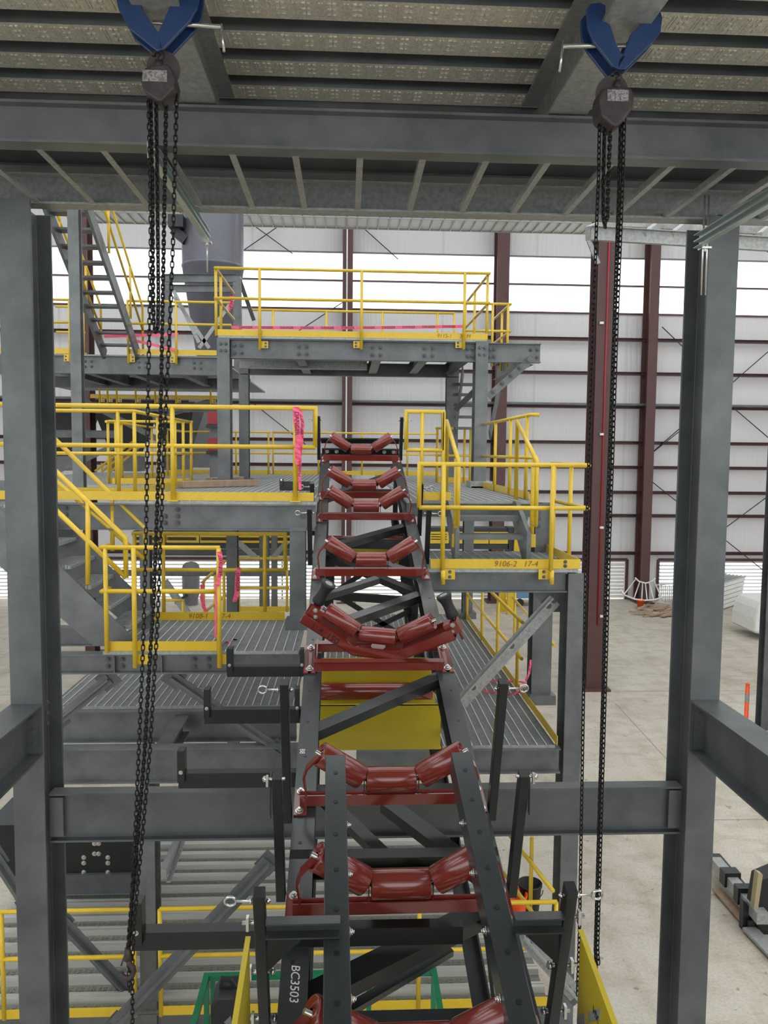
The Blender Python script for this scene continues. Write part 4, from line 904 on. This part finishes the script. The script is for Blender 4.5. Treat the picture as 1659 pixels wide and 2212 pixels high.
def hoist(side,lab,clab,jawL,jawR,bar,body,plate,strands,hook=None):
    cx=sum(p[0] for p in body)/len(body)
    t=thing('beam_clamp',clab,'clamp',A(cx,60,HY))
    for j in(jawL,jawR):
        b=MB()
        for dy in(-.035,.05): b.plate([A(x,y,HY) +V((0,dy,0)) for x,y in j],V((0,.016,0)))
        b.build('jaw','blue',t,.003)
    (bx0,by0),(bx1,by1),hnd=bar
    MB().cyl(A(bx0,by0,HY+.01),A(bx1,by1,HY+.01),.009,seg=12).build('screw','zinc',t); MB().cyl(A(*hnd[0],HY+.01),A(*hnd[1],HY+.01),.006,seg=8).build('tommy_bar','zinc',t)
    tip=jawL[-1]
    t=thing('chain_hoist',lab,'hoist',A(cx,body[0][1],HY))
    MB().tube([A(cx-2,plate[0][1]-18,HY+.02)+V((0.018*math.sin(k*PI/5),0,-.018*math.cos(k*PI/5)+.028)) for k in range(9)],.008,8).cyl(A(cx,body[0][1]-14,HY+.02),A(cx,body[0][1]+4,HY+.02),.016).build('top_hook','hoist',t)
    MB().plate([A(x,y,HY-.06) for x,y in body],V((0,.11,0))).build('housing','hoist',t,.012)
    MB().cyl(A(cx+(10 if side<0 else -12),(body[0][1]+body[3][1])/2,HY+.05),A(cx+(10 if side<0 else -12),(body[0][1]+body[3][1])/2,HY+.10),.068,seg=28).build('hand_wheel_cover','hoist',t)
    (px0,py0),(px1,py1)=plate
    MB().box(AX(px0,py0,HY-.06),AX(px1,py0,HY-.06),HY-.0635,HY-.0605,AZ(cx,py1,HY-.06),AZ(cx,py0,HY-.06)).build('label_plate','pale',t,.001)
    for nm,path,pi,wi in strands: chain(path,pi,wi,HY).build(nm,'chain',t)
    if hook:
        c=A(*hook,HY); o=MB().cyl(c+UP*.035,c-UP*.02,.012,.02).tube([c-UP*.02]+[c+V((.03*math.sin(a)-.004,0,-.075-.034*math.cos(a)*-1 if False else -.075+.034*math.cos(a))) for a in [math.radians(x) for x in(25,60,95,130,165,200,235,262)]],.012,10)
        o.tube([c+V((-.014,0,.0)),c+V((-.03,0,-.05))],.004,6); o.build('load_hook','hoist',t)
    return t
HP,HW,LP,LW=.0235,.0031,.0185,.0041
hoist(-1,'left chain hoist with long dark chains reaching down to a load hook','blue beam clamp gripping the flange above the left chain hoist',
 [(249,-60),(254,0),(262,32),(285,72),(345,120),(356,112),(345,78),(312,32),(308,8),(292,-8),(290,-60)],
 [(440,-60),(434,0),(430,28),(414,55),(356,116),(348,118),(345,80),(352,66),(372,22),(378,8),(400,-6),(404,-60)],
 ((330,48),(478,58),((478,52),(484,112))),
 [(312,146),(330,139),(362,138),(373,150),(378,172),(376,190),(350,218),(342,218),(309,196),(302,168)],((308,152),(361,177)),
 [('hand_chain',[(321,205),(325,400),(326,520),(323,700),(320,850),(318,1000),(316,1130),(313,1250),(309,1400),(300,1617),(294,1760),(284,1950),(278,2060),(279,2150)],HP,HW),
  ('hand_chain',[(382,205),(378,350),(374,520),(367,700),(360,850),(353,1000),(349,1110),(344,1250),(340,1350),(324,1617),(308,1800),(290,1990),(286,2080),(286,2230)],HP,HW),
  ('load_chain',[(325,212),(329,400),(331,650),(332,700),(336,718),(341,705),(342,640),(340,400),(337,215)],LP,LW),
  ('load_chain',[(359,215),(356,400),(354,520),(351,680),(347,900),(339,1110),(332,1300),(322,1450),(313,1617),(298,1800),(280,2000),(276,2056)],LP,LW)],(276,2063))
hoist(1,'right chain hoist with chains hanging straight down in front of the floor','blue beam clamp gripping the flange above the right chain hoist',
 [(1262,30),(1270,18),(1290,15),(1303,22),(1302,38),(1294,54),(1312,62),(1326,105),(1335,122),(1345,130),(1330,158),(1318,152),(1276,98),(1264,70)],
 [(1424,48),(1420,33),(1410,24),(1402,24),(1392,42),(1386,55),(1356,84),(1350,100),(1340,128),(1327,140),(1330,158),(1345,158),(1404,100),(1420,80)],
 ((1216,100),(1366,98),((1217,88),(1209,155))),
 [(1300,190),(1330,183),(1366,188),(1371,210),(1368,232),(1350,258),(1330,275),(1322,270),(1298,250),(1294,215)],((1312,194),(1358,219)),
 [('hand_chain',[(1295,258),(1293,380),(1288,500),(1281,700),(1272,996),(1266,1180),(1262,1400),(1257,1700),(1252,2000),(1247,2160)],HP,HW),
  ('hand_chain',[(1349,255),(1345,400),(1333,690),(1323,996),(1316,1180),(1309,1440),(1301,1700),(1291,2050),(1294,2092)],HP,HW),
  ('load_chain',[(1306,262),(1303,400),(1303,470),(1307,488),(1312,470),(1314,400),(1319,262)],LP,LW),
  ('load_chain',[(1341,255),(1337,400),(1327,690),(1316,996),(1310,1180),(1304,1440),(1296,1700),(1286,2050),(1288,2094)],LP,LW)])
# ================================================================ barrier tape
def ribbon(lab,pts,w,txt=None,parent=None,side=XD,Y=None,wave=.0):
    """pts: world points along the tape; side: width direction"""
    n=len(pts); b=MB(); th=YD*.0008
    vs=[]
    for i,p in enumerate(pts):
        s=Matrix.Rotation(wave*math.sin(i*1.7),3,'Z')@side
        vs+=[p-s*w/2,p+s*w/2]
    b.add(vs,[(2*i,2*i+1,2*i+3,2*i+2) for i in range(n-1)]); b.add([v+th for v in vs],[(2*i,2*i+2,2*i+3,2*i+1) for i in range(n-1)])
    o=b.build('barrier_tape','pink'); tag(o,lab,'tape')
    return o
def hang(lab,pxs_,Y,w,words=(),wave=.25):
    pts=[]
    P=[A(x,y,Y) for x,y in pxs_]
    for a,c in zip(P[:-1],P[1:]): pts+=[a.lerp(c,k/4)+YD*(.006*math.sin(len(pts)*1.3)) for k in range(4)]
    pts.append(P[-1]); o=ribbon(lab,pts,w,wave=wave)
    for (x,y) in words: text('DANGER',w*.95,A(x,y,Y-.03),V((0,0,-1)),XD,'ink',o)
    return o
hang('pink DANGER tape hanging from the long rail of the middle platform',((639,879),(640,905),(645,940),(643,975),(645,1004)),8.92,.07,((641,915),))
hang('narrow twisted strip of pink tape hanging behind the DANGER tape at the rail end',((648,885),(654,915),(652,950),(648,985),(647,1020),(648,1058)),8.94,.04,((652,925),(647,1010)),.6)
hang('pink tape trailing from the right post of the landing rail',((474,1192),(478,1215),(475,1240),(468,1270)),7.92,.05,((476,1225),),.6)
hang('pink DANGER tape knotted on the back rail of the landing, hanging over a dark column',((515,1226),(513,1250),(512,1280),(507,1300)),9.5,.06,((513,1258),),.2)
hang('long pink strip hanging beside the right post of the landing rail',((468,1270),(467,1310),(466,1345),(465,1378)),7.93,.02,(),.3)
ribbon('pink tape stretched slantwise from a knot to a low post below the landing',[A(395,1320,12).lerp(A(440,1268,12),k/5) for k in range(6)],.05,side=V((.6,0,.8)))
hang('short pink tape tied on a low yellow post behind the landing',((437,1262),(436,1290),(440,1310),(447,1325)),12,.06,(),.5)
ribbon('curled scrap of pink tape lying at the edge of the landing grating',[Ayz(480+k*8,1394-k*3-4*(k%2),zLd+.012) for k in range(5)],.05,side=YD)
p=[];
for k in range(26):
    a=2*PI*k/24; p.append(Ayz(1090+52*math.cos(a)+3*math.sin(a*3),1484+14*math.sin(a)+2*math.cos(a*5),zL+.02+.012*math.sin(k*2.1)))
ribbon('loop of pink tape lying on the lower right walkway by the boxed column base',p,.03,side=UP*.8+XD*.5)
hang('end of the pink tape loop hanging from the walkway column',((1147,1425),(1143,1455),(1135,1472),(1112,1500)),9.3,.03,(),.5)
yt=15.75; a,b_=A(500,707,yt),A(1000,705,yt)
o=ribbon('pink DANGER tape strung across the back of the upper platform',[a.lerp(b_,k/12)-UP*.02*math.sin(k*PI/12) for k in range(13)],.06,side=UP)
for k in range(11): text('DANGER',.066,a.lerp(b_,(k+.7)/11.4)-UP*.02*math.sin((k+.7)*PI/11.4)-YD*.004,XD,UP,'ink',o)
hang('pink tape end fluttering from the left rail of the upper platform',((500,638),(500,655),(496,672)),14.8,.08,((499,655),),.3)
for (x0,y0,x1,y1,l) in ((225,727,385,722,'higher'),(296,737,380,756,'lower')):
    a,b_=A(x0,y0,15.45),A(x1,y1,15.45); ribbon('pink tape stretched across the foot of the steep upper left stair, the %s strand'%l,[a.lerp(b_,k/5) for k in range(6)],.055,side=UP)
# ================================================================ background on the left
t=thing('silo','tall grey silo with a tapering hopper behind the upper left platform','silo',A(460,760,22))
c=A(460,540,22); R=AX(526,540,22)-c.x; zt0=AZ(460,440,22); ze=AZ(460,575,22); zc0=z2
MB().lathe(V((c.x,22,zt0)),V((0,0,-1)),[(0,R),(zt0-ze,R)],40).build('shell','silo',t)
MB().lathe(V((c.x,22,ze)),V((0,0,-1)),[(0,R),(.02,R*1.02),(.06,R*1.02),(.08,R),(ze-zc0,R*.42)],40).build('hopper','silo',t)
MB().box(AX(368,480,21.5),AX(400,480,21.5),21.2,21.8,AZ(380,496,21.5),AZ(380,470,21.5)).bar(A(375,498,21.5),A(402,520,21.5),.25,.25).build('inlet_duct','dark',t)
t=thing('silo_stand','galvanised braced support frame in front of the silo','frame',A(430,760,20))
MB().chan(A(352,602,20),A(512,602,20),.2,.08).chan(A(360,624,20),A(505,624,20),.18,.08).build('top_channel','galv',t)
MB().bar(A(360,598,20),V((A(362,760,20).x,20,z2)),.16,.16,YD).build('leg','galv',t); MB().bar(A(512,598,20),V((A(515,760,20).x,20,z2)),.2,.16,YD).build('leg','galv',t); MB().bar(A(516,600,20),A(548,690,21),.1,.1,YD).build('leg','galv',t)
for p,q in(((430,752),(505,645)),((375,640),(452,752)),((375,628),(430,740))): MB().bar(A(*p,19.9),A(*q,19.9),.09,.02,YD).build('cross_brace','galvl',t)
for i,(x0,x1,xb0_,xb1,Y,l) in enumerate(((60,178,95,150,26.5,'dark hopper at the far left behind the brown hall column'),(195,312,225,280,25,'dark hopper behind the rails of the stair opening'),(318,420,345,392,27,'dark hopper left of the red motor boxes'))):
    t=thing('hopper',l,'hopper',A((x0+x1)/2,1020,Y)); b=MB(); dy=1.4
    q=[A(x0,868,Y),A(x1,868,Y),A(xb1,985,Y),A(xb0_,985,Y)]
    top=[q[0],q[1],q[1]+YD*2.2,q[0]+YD*2.2]; bo=[q[3]+YD*.8,q[2]+YD*.8,q[2]+YD*1.4,q[3]+YD*1.4]
    b.add(top+bo,[(0,1,5,4),(1,2,6,5),(2,3,7,6),(3,0,4,7),(0,3,2,1),(4,5,6,7)]); b.build('bin','dark',t)
    MB().box(bo[0].x-.1,bo[1].x+.1,bo[0].y-.1,bo[2].y+.1,bo[0].z-.5,bo[0].z).build('gate_box','grey',t)
    MB().bar(q[0].lerp(q[1],.1)+V((0,-.05,-.3)),q[0].lerp(q[1],.9)+V((0,-.05,-.3)),.1,.12).build('stiffener','grey',t)
beamX('galvanised beam in front of the dark hoppers at the far left',AX(60,936,22),AX(255,936,22),22,AZ(150,929,22),AZ(150,945,22),.15,'galv')
beamX('pale floor beam below the dark hoppers on the left',AX(60,1036,21),AX(300,1036,21),21,AZ(150,1032,21),AZ(150,1046,21),.15,'galvl')
for p,q,l in(((128,1015),(245,965),'rising'),((170,860),(420,990),'falling'),((330,905),(470,862),'upper')):
    tag(MB().bar(A(*p,20.6),A(*q,20.6),.14,.06,YD).build('diagonal_brace','galv'),'far galvanised brace %s in front of the dark hoppers'%l,'brace')
tag(MB().box(AX(408,900,31),AX(475,900,31),31,31.1,AZ(440,1010,31),AZ(440,860,31)).build('cladding_panel','grey'),'grey ribbed cladding panel behind the red motor boxes','panel')
for y0,y1,l in((889,925,'upper'),(946,982,'lower')):
    t=thing('motor_box','dark red motor box at the left front column of the upper platform, the %s one'%l,'machine',A(458,y1,15.5))
    MB().box(AX(448,y0,15.5),AX(478,y0,15.5),15.5,15.9,AZ(460,y1-8,15.5),AZ(460,y0,15.5)).build('casing','mred',t,.01); MB().box(AX(446,y0,15.5),AX(480,y0,15.5),15.45,15.9,AZ(460,y1,15.5),AZ(460,y1-8,15.5)).build('foot','black',t)
    if l=='lower': MB().box(AX(452,y0,15.5),AX(476,y0,15.5),15.52,15.85,zM,AZ(460,y1,15.5)).build('pedestal','grey',t)
    else: MB().box(AX(452,y0,15.5),AX(476,y0,15.5),15.55,15.8,AZ(460,946,15.5),AZ(460,y1,15.5)).build('pedestal','grey',t)
g=thing('stair_handrail','thin yellow rails of a far stair seen low behind the stair opening','railing',A(210,1020,22))
for dx,dy in((0,0),(14,2),(30,4)): MB().tube([A(205+dx,1018+dy,22),A(292+dx*.3,950+dy*4,22)],.03).build('rail','yel',g)
for px in(220,240,262): MB().cyl(A(px,1022,22),A(px,1000-(px-220)*.8,22),.025).build('post','yel',g)
# machines under the middle platform
def cover(l,x0,x1,y0,y1,Y,nb):
    t=thing('machine_cover',l,'machine',A((x0+x1)/2,y1+14,Y)); w=(x1-x0)/nb
    for i in range(nb): MB().box(AX(x0+w*i+1,y0,Y),AX(x0+w*(i+1)-1,y0,Y),Y,Y+.8,AZ(x0,y1,Y),AZ(x0,y0,Y)).build('yellow_panel','yel',t)
    b=MB()
    for i in range(nb):
        for k in range(14):
            for j in range(3):
                xx=AX(x0+w*i+6+(w-12)*k/14,y0,Y); zz=AZ(x0,y0+5+(y1-y0-9)*j/3,Y); b.obox(V((xx,Y-.004,zz)),XD*.045,YD*.004,UP*.012)
    b.build('vent_slot','dark',t)
    MB().box(AX(x0,y0,Y),AX(x1,y0,Y),Y,Y+.8,AZ(x0,y1+12,Y),AZ(x0,y1+1,Y)).box(AX(x0,y0,Y),AX(x1,y0,Y),Y+.1,Y+.8,AZ(x0,y0,Y),AZ(x0,y0-8,Y)).build('frame','dark',t)
    return t
cover('long yellow slotted machine cover under the left middle platform',285,650,1156,1172,22,5)
cover('yellow slotted machine cover seen through the short stair on the right',928,1100,1149,1174,26,4)
t=thing('drive_end','yellow and black drive end of the machine behind the short stair','machine',A(1115,1200,26)); MB().box(AX(1098,1140,26),AX(1116,1140,26),26,26.6,AZ(1110,1198,26),AZ(1110,1140,26)).build('black_frame','dark',t); MB().plate([A(x,y,25.9) for x,y in((1113,1142),(1125,1146),(1128,1196),(1110,1196))],V((0,.2,0))).build('yellow_end','yel',t)
beamX('dark beam below the long yellow machine cover',AX(280,1190,24),AX(660,1190,24),24,AZ(470,1186,24),AZ(470,1200,24),.15,'galv2')
beamX('grey rail crossing in front of the bright louvres behind the landing',AX(240,1240,26),AX(660,1240,26),26,AZ(470,1232,26),AZ(470,1245,26),.15,'galv')
for p,q,l in(((515,1172),(556,1208),'left'),((620,1170),(588,1207),'right')): tag(MB().bar(A(*p,18),A(*q,18),.12,.08,YD).build('diagonal_brace','galvl'),'pale brace under the yellow machine cover, %s one of the V'%l,'brace')
tag(MB().bar(A(355,1255,14),A(405,1325,14),.12,.08,YD).build('diagonal_brace','galvl'),'pale brace leaning behind the landing beside the pressure tank','brace')
p0=Ayz(413,1306,FZ); Y=p0.y; r=AX(432,1260,Y)-AX(413,1260,Y); zt0=AZ(413,1213,Y)
t=thing('pressure_tank','light grey domed pressure tank standing against the bright louvres','tank',p0)
MB().lathe(V((p0.x,Y,zt0)),V((0,0,-1)),[(0,.01),(.04,r*.6),(.16,r*.92),(.3,r),(zt0-FZ-.5,r),(zt0-FZ-.35,r*.85),(zt0-FZ-.3,r*.8),(zt0-FZ,r*.8)],30).build('shell','grey',t); MB().cyl(V((p0.x-.1,Y-r,FZ+.5)),V((p0.x-.5,Y-r-.4,FZ+.2)),.06).build('valve','dark',t)
guard('low yellow guard rail on the floor behind the landing',[A(352,1296,13.5),A(397,1297,13.5)],AZ(397,1297,13.5)-.75,[(AX(395,1300,13.5),13.5)],.4)
guard('yellow stair rail rising behind the right post of the landing rail',[A(437,1258,12.3),A(486,1212,11.2)],AZ(437,1258,12.3)-1.0,[(AX(440,1300,12.3),12.3),(AX(465,1300,11.8),11.8,.2),(AX(484,1300,11.2),11.2,.4)],.5)
guard('yellow rail on the ground floor seen behind the landing near the conveyor',[(AX(515,1206,14.5),14.5,AZ(515,1206,14.5)),(AX(625,1206,14.5),14.5,AZ(515,1206,14.5))],AZ(515,1322,14.5),[(AX(516,1250,14.5),14.5),(AX(620,1250,14.5),14.5)],.45,[[(AX(515,1320,14.5),14.5),(AX(625,1320,14.5),14.5)]])
tag(MB().plate([A(705,1165,10.5),A(770,1168,10.5),A(762,1185,10.5),A(735,1235,10.5),A(705,1246,10.5)],V((0,.04,0))).build('board','beige'),'beige board leaning behind the left chord under the twin idlers','board')
# ================================================================ floor on the right
p=Ayz(1383,1313,FZ)
t=thing('bucket','orange bucket standing on the floor by the far wall','bucket',p)
MB().lathe(p,UP,[(0,.001),(0,.125),(.3,.145),(.3,.158),(.37,.15),(.37,.14),(.02,.118),(.02,.001)],24).build('pail','orange',t); MB().tube([p+V((.155*math.cos(a),-.155*math.sin(a)*.6,.33-.2*math.sin(a))) for a in[k*PI/8 for k in range(9)]],.006,6).build('handle','dark',t)
Y=Ayz(1383,1302,FZ).y
t=thing('hose_reel','white hooped reel frame leaning at the foot of the wall column behind the orange bucket','reel',Ayz(1385,1300,FZ))
u=[(1372,1248),(1380,1256),(1395,1260),(1408,1256),(1416,1249)]; l=[(1340,1274),(1350,1286),(1370,1294),(1392,1297),(1412,1296),(1432,1290)]
MB().tube([A(x,y,Y-.3) for x,y in u],.035,8).build('upper_hoop','white',t); MB().tube([A(x,y,Y-1.2) for x,y in l],.035,8).build('lower_hoop','white',t)
for (a,c) in(((1374,1250),(1348,1284)),((1382,1257),(1369,1294)),((1388,1260),(1386,1297)),((1394,1260),(1398,1297)),((1402,1258),(1412,1295)),((1412,1252),(1428,1290))): MB().tube([A(*a,Y-.3),A(*c,Y-1.2)],.025,6).build('spoke','white',t)
t=thing('rack','white rack of thin uprights leaning beside the reel frame','rack',Ayz(1436,1304,FZ)); Y=Ayz(1436,1304,FZ).y
for k in range(8): MB().tube([A(1424+k*4.4,1304-(k%3)*2,Y),A(1425+k*4.2,1268-(k%2)*3,Y+.5)],.03,6).build('upright','white',t)
MB().tube([A(1416,1264,Y+.5),A(1460,1260,Y+.5)],.035,6).tube([A(1418,1300,Y),A(1456,1306,Y)],.03,6).build('rail','white',t)
random.seed(3)
for i in range(16):
    px,py=random.uniform(1362,1455),random.uniform(1313,1333); p=Ayz(px,py,FZ); a=random.uniform(-.6,.5); L=random.uniform(.5,1.3); d=V((math.cos(a),math.sin(a)*2,0)).normalized()
    o=MB().bar(p-d*L/2+UP*(.03+.03*(i%3)),p+d*L/2+UP*(.05+.035*(i%4)),.14,.045).build('plank','wood'); tag(o,'grey-brown plank in the loose heap of lumber beside the orange bucket','plank','planks in the lumber heap')
p=Ayz(1562,1328,FZ); t=thing('panel_stack','stack of white ribbed wall panels on the floor right of the tall column','panels',p)
for k in range(6):
    z=FZ+.05+k*.2; q=p+V((0,0,0)); d=V((2.6,2.4,0)); 
    b=MB(); a0=V((p.x-.6+k*.03,p.y,z)); nn=V((d.y,-d.x,0)).normalized()*-1.6
    b.plate([a0,a0+d,a0+d+nn,a0+nn],UP*.17)
    b.build('panel','white',t)
b=MB(); a0=V((p.x-.45,p.y,FZ+1.25))
for k in range(10): b.bar(a0+nn*(k/9.5),a0+V((2.6,2.4,0))+nn*(k/9.5),.05,.06)
b.build('rib','galvl',t)
p=Ayz(1640,1385,FZ); t=thing('vehicle','rounded white corner of a vehicle cut off by the right edge of the photo','vehicle',p)
b=MB(); pr=[(0,.35),(.05,.25),(2.5,.25),(2.5,1.45),(.5,1.45),(.25,1.4),(.1,1.15),(.02,.8)]
b.plate([p+V((x-.18,0,z)) for x,z in pr],YD*1.8); b.build('body','white',t,.12); MB().box(p.x+.05,p.x+2,p.y-.02,p.y+.3,FZ+.62,FZ+.75).build('grille','black',t); MB().box(p.x-.13,p.x-.1,p.y+.1,p.y+.16,FZ+.4,FZ+.75).build('marker','orange',t)
for dx in(.5,2.0): MB().cyl(p+V((dx,.1,.33)),p+V((dx,.35,.33)),.33,seg=24).build('wheel','rubber',t)
p=Ayz(1611,1568,FZ); t=thing('delineator','orange delineator post with a silver band on the floor at right','post',p)
MB().lathe(p,UP,[(0,.14),(.05,.14),(.06,.05),(1.0,.05),(1.02,.03),(1.05,.06),(1.08,.03),(1.1,.001)],18).build('post','orange',t); MB().lathe(p+UP*.62,UP,[(0,.053),(.2,.053)],18).build('reflective_band','galvl',t); MB().lathe(p,UP,[(0,.16),(.04,.15),(.06,.06)],18).build('foot','rubber',t)
p=Ayz(1650,1575,FZ); x0=p.x-.1
column('galvanised column at the right edge of the photo beyond the delineator post',p.x,.26,p.y-.1,.28,FZ,4.5,'galv2',base=False)
# loader fork attachment
t=thing('fork_attachment','black loader fork attachment lying on the floor at the lower right edge','attachment',Ayz(1600,2060,FZ))
zz=FZ+.32
MB().bar(Ayz(1545,1862,zz),Ayz(1648,1985,zz),.16,.16).build('tow_bar','galvl',t); MB().bar(Ayz(1571,1888,zz+.03),Ayz(1583,1902,zz+.03),.24,.22).build('sleeve','black',t); MB().bar(Ayz(1602,1925,zz+.03),Ayz(1612,1937,zz+.03),.24,.24).build('sleeve','black',t)
MB().bar(Ayz(1541,1850,zz-.1),Ayz(1640,1968,zz-.1),.2,.1).build('bar_side','black',t)
MB().bar(Ayz(1548,1920,FZ+.06),Ayz(1612,1992,FZ+.06),.14,.03).build('fork','wood',t); MB().bar(Ayz(1618,2005,FZ+.06),Ayz(1690,2080,FZ+.06),.2,.04).build('fork','galvl',t)
Yf=10.2
MB().plate([A(x,y,Yf) for x,y in((1606,1945),(1618,1958),(1617,2030),(1615,2080),(1602,2068),(1604,2010))],V((0,.1,0))).build('side_plate','black',t)
MB().bar(A(1612,2068,Yf),A(1690,2068,Yf),.22,.14).bar(A(1612,1990,Yf),A(1690,1990,Yf),.1,.08).build('cross_tube','black',t)
MB().plate([A(x,y,Yf-.1) for x,y in((1642,1900),(1690,1880),(1690,2110),(1648,2060),(1630,1970))],V((0,.25,0))).build('carriage','black',t,.02)
MB().plate([A(x,y,Yf-.12) for x,y in((1638,1886),(1648,1890),(1636,1975),(1628,1968))],V((0,.1,0))).build('backing_board','beige',t)
for i,px in enumerate((1086,1103)):
    p=Ayz(px,1322+i*6,FZ); tag(MB().box(p.x-.13,p.x+.13,p.y,p.y+.26,FZ,FZ+1.0).build('bollard','yel'),'yellow square bollard on the floor seen below the small right platform, %s of two'%('left','right')[i],'bollard')
p=Ayz(1128,1310,FZ); t=thing('trolley','light blue trolley on the floor behind the diagonal brace','trolley',p); MB().box(p.x-.25,p.x+.6,p.y,p.y+.8,FZ+.35,FZ+.75).build('body','lblue',t)
for dx in(-.1,.45): MB().cyl(p+V((dx,-.02,.17)),p+V((dx,.06,.17)),.17,seg=18).build('wheel','rubber',t)
# buckets on the mezzanine
zb2=zb_+.02
p=Ayz(1143,1974,zb2); t=thing('bucket','black bucket behind the mezzanine rail at right','bucket',p)
r=(AX(1168,1930,p.y)-AX(1118,1930,p.y))/2; h=.42
MB().lathe(p,UP,[(0,.001),(0,r*.78),(h,r),(h,r*1.05),(h-.03,r*1.05),(h,r*.94),(.02,r*.72),(.02,.001)],28).build('pail','rubber',t); MB().tube([p+V((r*math.cos(a),-r*.6,h-.05-.14*math.sin(a))) for a in[k*PI/8 for k in range(9)]],.006,6).build('handle','dark',t)
p=Ayz(1112,1990,zb2); t=thing('bucket','orange bucket beside the black bucket, half hidden by the right chord','bucket',p); r=.15
MB().lathe(p,UP,[(0,.001),(0,.125),(.3,.145),(.37,.155),(.37,.14),(.02,.118),(.02,.001)],24).build('pail','orange',t)
# green lift basket
Yg=6.0; zg=AZ(600,2107,Yg); gx0,gx1=AX(446,2107,Yg),AX(937,2107,Yg)
t=thing('lift_basket','green tubular basket rail of a lift below the conveyor, a black case in it','lift',V((gx0,Yg,zg-1.1)))
MB().tube([V((gx0,4.3,zg)),V((gx0,Yg,zg)),V((gx1,Yg,zg)),V((gx1,4.3,zg))],.0,flat=(.045,.045)).build('top_rail','green',t); MB().tube([V((gx0,4.3,zg-.5)),V((gx0,Yg,zg-.5)),V((gx1,Yg,zg-.5)),V((gx1,4.3,zg-.5))],.0,flat=(.04,.04)).build('mid_rail','green',t)
for x in(gx0,AX(460,2107,Yg),AX(797,2107,Yg),gx1): MB().box(x-.02,x+.02,Yg-.02,Yg+.02,zg-1.1,zg).build('upright','green',t)
MB().box(gx0-.03,gx1+.03,4.2,Yg+.03,zg-1.16,zg-1.1).build('floor_plate','green',t)
cz=AZ(488,2118,5.6); cx0,cx1=AX(459,2150,5.6),AX(520,2150,5.6)
t=thing('tool_case','black moulded tool case with a carrying handle in the green lift basket','case',V(((cx0+cx1)/2,5.6,zg-1.1)))
MB().plate([V((cx0,5.5,zg-1.09)),V((cx1,5.5,zg-1.09)),V((cx1,5.5,cz-.12)),V((cx1-.03,5.5,cz-.06)),V((cx0+.05,5.5,cz-.06)),V((cx0,5.5,cz-.13))],YD*.25).build('shell','rubber',t,.02)
MB().tube([V((cx0+.06,5.62,cz-.07)),V((cx0+.07,5.62,cz)),V((cx1-.08,5.62,cz-.01)),V((cx1-.03,5.62,cz-.08))],.0,flat=(.03,.025)).build('handle','rubber',t); MB().plate([V((cx0+.1,5.49,cz-.25)),V((cx1-.04,5.49,cz-.3)),V((cx1-.06,5.49,cz-.2))],YD*.012).build('clasp','grey',t)
